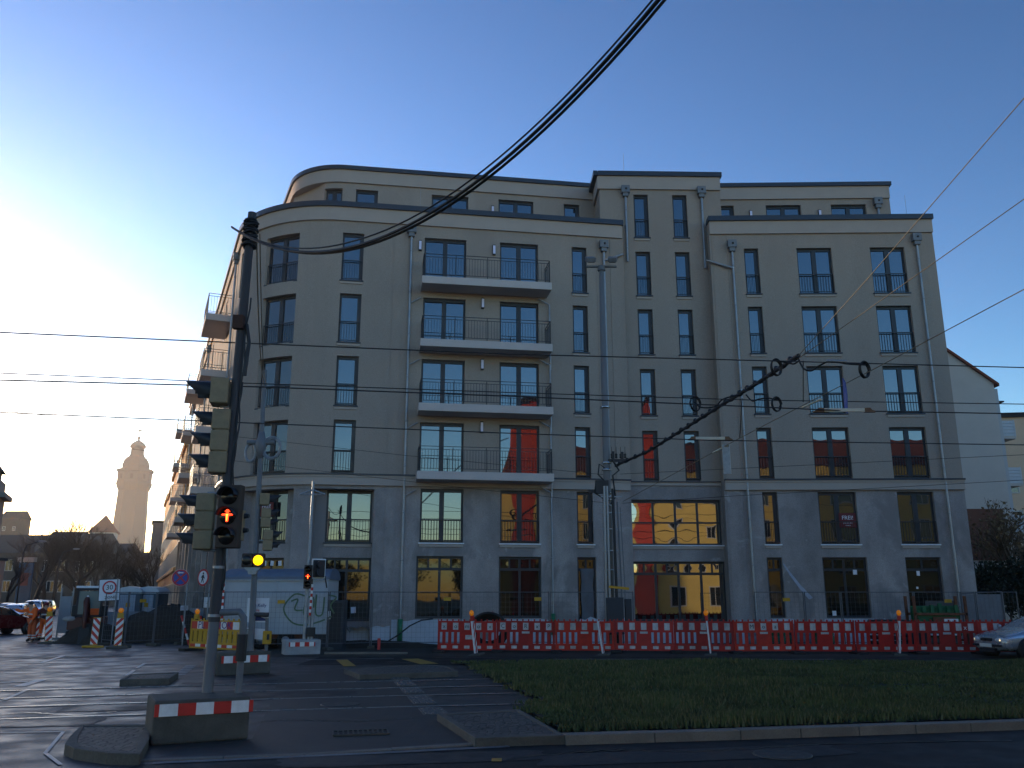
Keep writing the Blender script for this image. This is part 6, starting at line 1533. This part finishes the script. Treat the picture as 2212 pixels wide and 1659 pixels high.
# ---------------------------------------------------------------- cars
CGL=glassy('car_glass',(.012,.014,.016),2.0,.03); CHR=mat('chrome',(.6,.6,.6),.2,0,metal=.95); PLATE=mat('number_plate',(.6,.6,.58),.5,.05)
HLG=mat('headlight_glass',(.55,.57,.6),.12,0); HLIT=mat('headlight_lit',(.8,.6,.3),.2,0,emit=(1,.72,.35),estr=1.6); TLR=mat('tail_lamp',(.4,.015,.02),.25,0,emit=(1,.05,.03),estr=.25)
def car(label,loc,rz,paint,kind='hatch',lit=False,S=1.0,group=None,name='parked_car'):
    """front looks along local -y"""
    t=thing(name,label,'car',loc,rz,group)
    # stations along y: (y, half width, z bottom, z belt, z top, half width at top)
    if kind=='sedan': st=[(-2.2,.62,.30,.62,.66,.5),(-2.1,.74,.22,.70,.745,.62),(-1.75,.83,.2,.78,.84,.66),(-1.2,.86,.2,.86,.94,.66),(-.95,.86,.2,.89,.99,.66),(-.25,.86,.2,.92,1.38,.58),(.2,.86,.2,.93,1.43,.57),(.9,.86,.2,.93,1.39,.56),(1.5,.85,.22,.93,1.05,.58),(1.95,.8,.26,.92,.98,.62),(2.12,.7,.34,.86,.9,.56)]; c0,c1=4,8
    elif kind=='suv': st=[(-2.1,.66,.34,.8,.84,.55),(-2.0,.8,.28,.9,.95,.66),(-1.6,.88,.26,1.,1.06,.7),(-.95,.9,.26,1.06,1.14,.7),(-.3,.9,.26,1.08,1.62,.6),(.3,.9,.26,1.09,1.68,.6),(1.3,.9,.26,1.1,1.66,.6),(1.9,.88,.3,1.1,1.3,.62),(2.05,.8,.4,1.0,1.08,.6)]; c0,c1=3,7
    else: st=[(-1.95,.62,.3,.66,.7,.5),(-1.85,.75,.24,.75,.8,.62),(-1.5,.84,.22,.84,.9,.66),(-.95,.86,.22,.9,1.0,.66),(-.3,.86,.22,.93,1.42,.58),(.3,.86,.22,.95,1.49,.58),(1.2,.86,.22,.97,1.46,.57),(1.75,.84,.26,.98,1.2,.6),(1.95,.76,.36,.9,.98,.58)]; c0,c1=3,7
    def ring(s):
        y,wb,zb,zs,zt,wt=s
        h=[(wb*.9,zb),(wb*1.0,zb+.16),(wb*1.02,(zb+zs)/2+.06),(wb*.97,zs),(wt+ (0 if zt-zs>.2 else .06),zt-.05),(wt*.72,zt)]
        return [Vector((x*S,y*S,z*S)) for x,z in h]+[Vector((-x*S,y*S,z*S)) for x,z in reversed(h)]
    rs=[ring(s) for s in st]; n=12; b=MB(); vs=[p for r in rs for p in r]; fs=[]
    for i in range(len(rs)-1):
        for j in range(n): fs.append((i*n+j,i*n+(j+1)%n,(i+1)*n+(j+1)%n,(i+1)*n+j))
    fs.append(tuple(range(n))[::-1]); k=(len(rs)-1)*n; fs.append(tuple(range(k,k+n)))
    b.add(vs,fs,0,True); body=b.build('body',paint,t,sub=2)
    def L(a,c,f): return a+(c-a)*f
    def patch(nm,q,m,off=.02,ins=(.06,.94,.1,.9),par=t,k=4):
        q=[Vector(p) for p in q]; nrm=(q[1]-q[0]).cross(q[3]-q[0]).normalized(); ctr=sum(q,Vector())/4
        if nrm.dot(ctr-Vector((0,.2,.7*S)))<0: nrm=-nrm
        g=MB(); g.add([L(L(q[0],q[1],x),L(q[3],q[2],x),z)+nrm*off for z in (ins[2],ins[3]) for x in (ins[0],ins[1])],[(0,1,3,2)]); return g.build(nm,m,par)
    for sd in (3,8):
        o=1 if sd==3 else -1
        for i in range(c0,c1):
            A,B_=rs[i],rs[i+1]; lo,hi=(3,4) if sd==3 else (8,7)
            if i==c0 or i==c1-1:
                g=MB(); top=A if i!=c0 else B_
                pts=[A[lo].lerp(A[hi],.2 if i==c0 else .15),B_[lo].lerp(B_[hi],.15),(B_[lo].lerp(B_[hi],.85)),A[lo].lerp(A[hi],.85)]
                g.add([p+Vector((o*.012,0,0)) for p in pts],[(0,1,2,3)]); g.build('side_window',CGL,t)
            else: patch('side_window',[A[lo],B_[lo],B_[hi],A[hi]],CGL,.008,(.02,.96,.14,.86))
    patch('windscreen',[rs[c0][4],rs[c0][7],rs[c0+1][7],rs[c0+1][4]],CGL,-.0+.012,(.06,.94,.1,.9))
    patch('rear_window',[rs[c1][4],rs[c1][7],rs[c1-1][7],rs[c1-1][4]],CGL,.012,(.06,.94,.12,.88))
    y0=st[0][0]*S
    for e in (-1,1):
        for yy in (st[2][0]+.12 if kind!='sedan' else -1.38,1.28 if kind!='sedan' else 1.3):
            M=Matrix.Translation((e*.8*S,yy*S,.31*S))@Matrix.Rotation(R(90),4,'Y')
            g=MB(); g.lathe([(.36*S,-.1),(.36*S,.095*S)],22,M=M); g.build('wheel_arch',BLACK,t)
            g=MB(); g.lathe([(.19*S,-.1),(.28*S,-.1),(.31*S,-.06),(.31*S,.09),(.28*S,.118),(.2*S,.115)],24,M=M); w_=g.build('wheel',TYRE,t)
            g=MB(); g.T=M
            ss=1 if e>0 else -1
            g.lathe([(.05*S,-.13),(.06*S,.128)],10); 
            for q in range(5):
                g.T=M@Matrix.Rotation(2*math.pi*q/5,4,'Z'); g.box((.115*S,0,ss*.11),(.2*S,.055*S,.03))
            g.T=M; n_=24; vs_=[];f_=[]
            for q in range(n_):
                a=2*math.pi*q/n_
                for r_,z_ in ((.175*S,.1),(.205*S,.1),(.205*S,.126),(.175*S,.126)): vs_.append((r_*math.cos(a),r_*math.sin(a),ss*z_))
            for q in range(n_):
                for z_ in range(4): f_.append((q*4+z_,q*4+(z_+1)%4,((q+1)%n_)*4+(z_+1)%4,((q+1)%n_)*4+z_))
            g.add(vs_,f_); g.build('rim',CHR if kind=='sedan' else GALV,w_)
        hz=.6 if kind=='sedan' else (.66 if kind!='suv' else .8); yh=st[1][0]*S
        g=MB(); g.T=Matrix.Translation((e*.55*S,yh+.0,hz*S))@Matrix.Rotation(e*R(24),4,'Z'); g.sphere((0,0,0),.2*S,14,sq=(1.15,.52,.46)); h_=g.build('headlight',HLG,t)
        if lit:
            g=MB(); g.T=Matrix.Translation((e*.53*S,yh+.0,hz*S))@Matrix.Rotation(e*R(24),4,'Z'); g.sphere((0,-.075*S,0),.06*S,10,sq=(1,.6,.9)); g.build('bulb',HLIT,h_)
        yr=st[-2][0]*S
        g=MB(); g.T=Matrix.Translation((e*.68*S,yr+.03,.86*S))@Matrix.Rotation(-e*R(28),4,'Z'); g.prism([(-.13,-.1),(.13,-.13),(.14,.13),(-.09,.12)],-.07,.07,M=Matrix.Rotation(R(90),4,'X')); g.build('tail_lamp',TLR,t,bevel=.02)
        g=MB(); g.sphere((e*.98*S,-.72*S,1.0*S),.1*S,10,sq=(1.,.5,.75)); g.build('mirror',paint,t)
    g=MB(); g.T=Matrix.Translation((0,y0-.02,(.5 if kind!='suv' else .62)*S)); 
    if kind=='sedan':
        for e in (-.12,.12): g.box((e,.0,.1),(.2,.05,.09))
    else: g.box((0,.02,.1),(.6,.06,.12))
    g.build('grille',BLKP,t)
    g=MB(); g.box((0,y0-.03,.42*S),(1.24*S,.08,.07)); g.build('bumper_strip',BLKP,t,bevel=.02)
    g=MB(); g.box((0,y0+.0,.26*S),(.7*S,.1,.12)); g.build('lower_grille',BLKP,t)
    g=MB(); g.box((0,y0-.075,.42*S),(.5,.015,.11)); g.build('number_plate',PLATE,t)
    g=MB(); g.box((0,st[-1][0]*S+.03,.62*S),(.5,.02,.11)); g.build('number_plate',PLATE,t)
    return t
SILV=mat('paint_silver',(.36,.39,.45),.25,.04,2,metal=.5,coat=.7); WH=mat('paint_white',(.6,.6,.6),.3,.05,2,coat=.6); DRD=mat('paint_dark_red',(.1,.008,.008),.25,.1,2,coat=.7); DGR=mat('paint_dark_grey',(.05,.055,.06),.3,.1,2,coat=.6); BLU=mat('paint_blue',(.04,.07,.12),.3,.1,2,coat=.6)
# silver car coming in from the right, nose to the left
nose=G(2118,1420); car('silver saloon with oval lit headlights driving in at the right edge of the picture',(nose.x+2.2,nose.y+.3,.0),R(-76),SILV,'sedan',True,.95,name='car')
q=G(-14,1371); car('dark red hatchback seen from behind at the left edge of the picture',(q.x,q.y,0),R(158),DRD,'hatch',False,1.0,name='car')
gq='cars queueing down the side street'
for u,Y,kind,paint,lab,rz in ((33,62,'hatch',SILV,'silver hatchback, nearest car of the oncoming queue',20),(17,72,'hatch',WH,'white hatchback at the left of the oncoming queue',20),(54,70,'hatch',DGR,'grey hatchback just behind the nearest silver one in the queue',20),(72,76,'suv',SILV,'silver off roader in the middle of the queue',20),(88,82,'suv',WH,'pale off roader behind the workers in the queue',20),(98,96,'suv',DGR,'dark van like car at the far end of the queue',20),(82,102,'suv',BLU,'blue off roader at the back of the queue',20)):
    p=AT(u,1300,Y); car(lab,(p.x,Y,0),R(rz),paint,kind,False,1.0,gq)
# street lamps down the side street
for u,Y,lab in ((36,95,'thin street lamp before the blue billboard'),(118,110,'curved street lamp among the bare trees')):
    p=AT(u,1300,Y); t=thing('street_lamp',lab,'street lamp',(p.x,Y,0)); b=MB(); b.tube([(0,0,0),(0,0,6.5),(.3,0,7.4),(1.6,0,7.8)],.07,6); b.build('pole',DPOLE,t); b=MB(); b.sphere((1.9,0,7.8),.4,10,sq=(1.2,.4,.3)); b.build('lamp_head',CONCL,t)
# ---------------------------------------------------------------- haze
HZ=bpy.data.materials.new('haze'); HZ.use_nodes=True; n=HZ.node_tree.nodes; n.remove(n['Principled BSDF'])
pv=n.new('ShaderNodeVolumePrincipled'); pv.inputs['Color'].default_value=(.93,.93,.93,1); pv.inputs['Density'].default_value=.0003; pv.inputs['Anisotropy'].default_value=.5
HZ.node_tree.links.new(pv.outputs[0],n['Material Output'].inputs['Volume'])
b=MB(); b.prism([(-700,-80),(160,-80),(160,640),(-700,640)],-1,116)
o=b.build('haze',HZ); o['kind']='stuff'
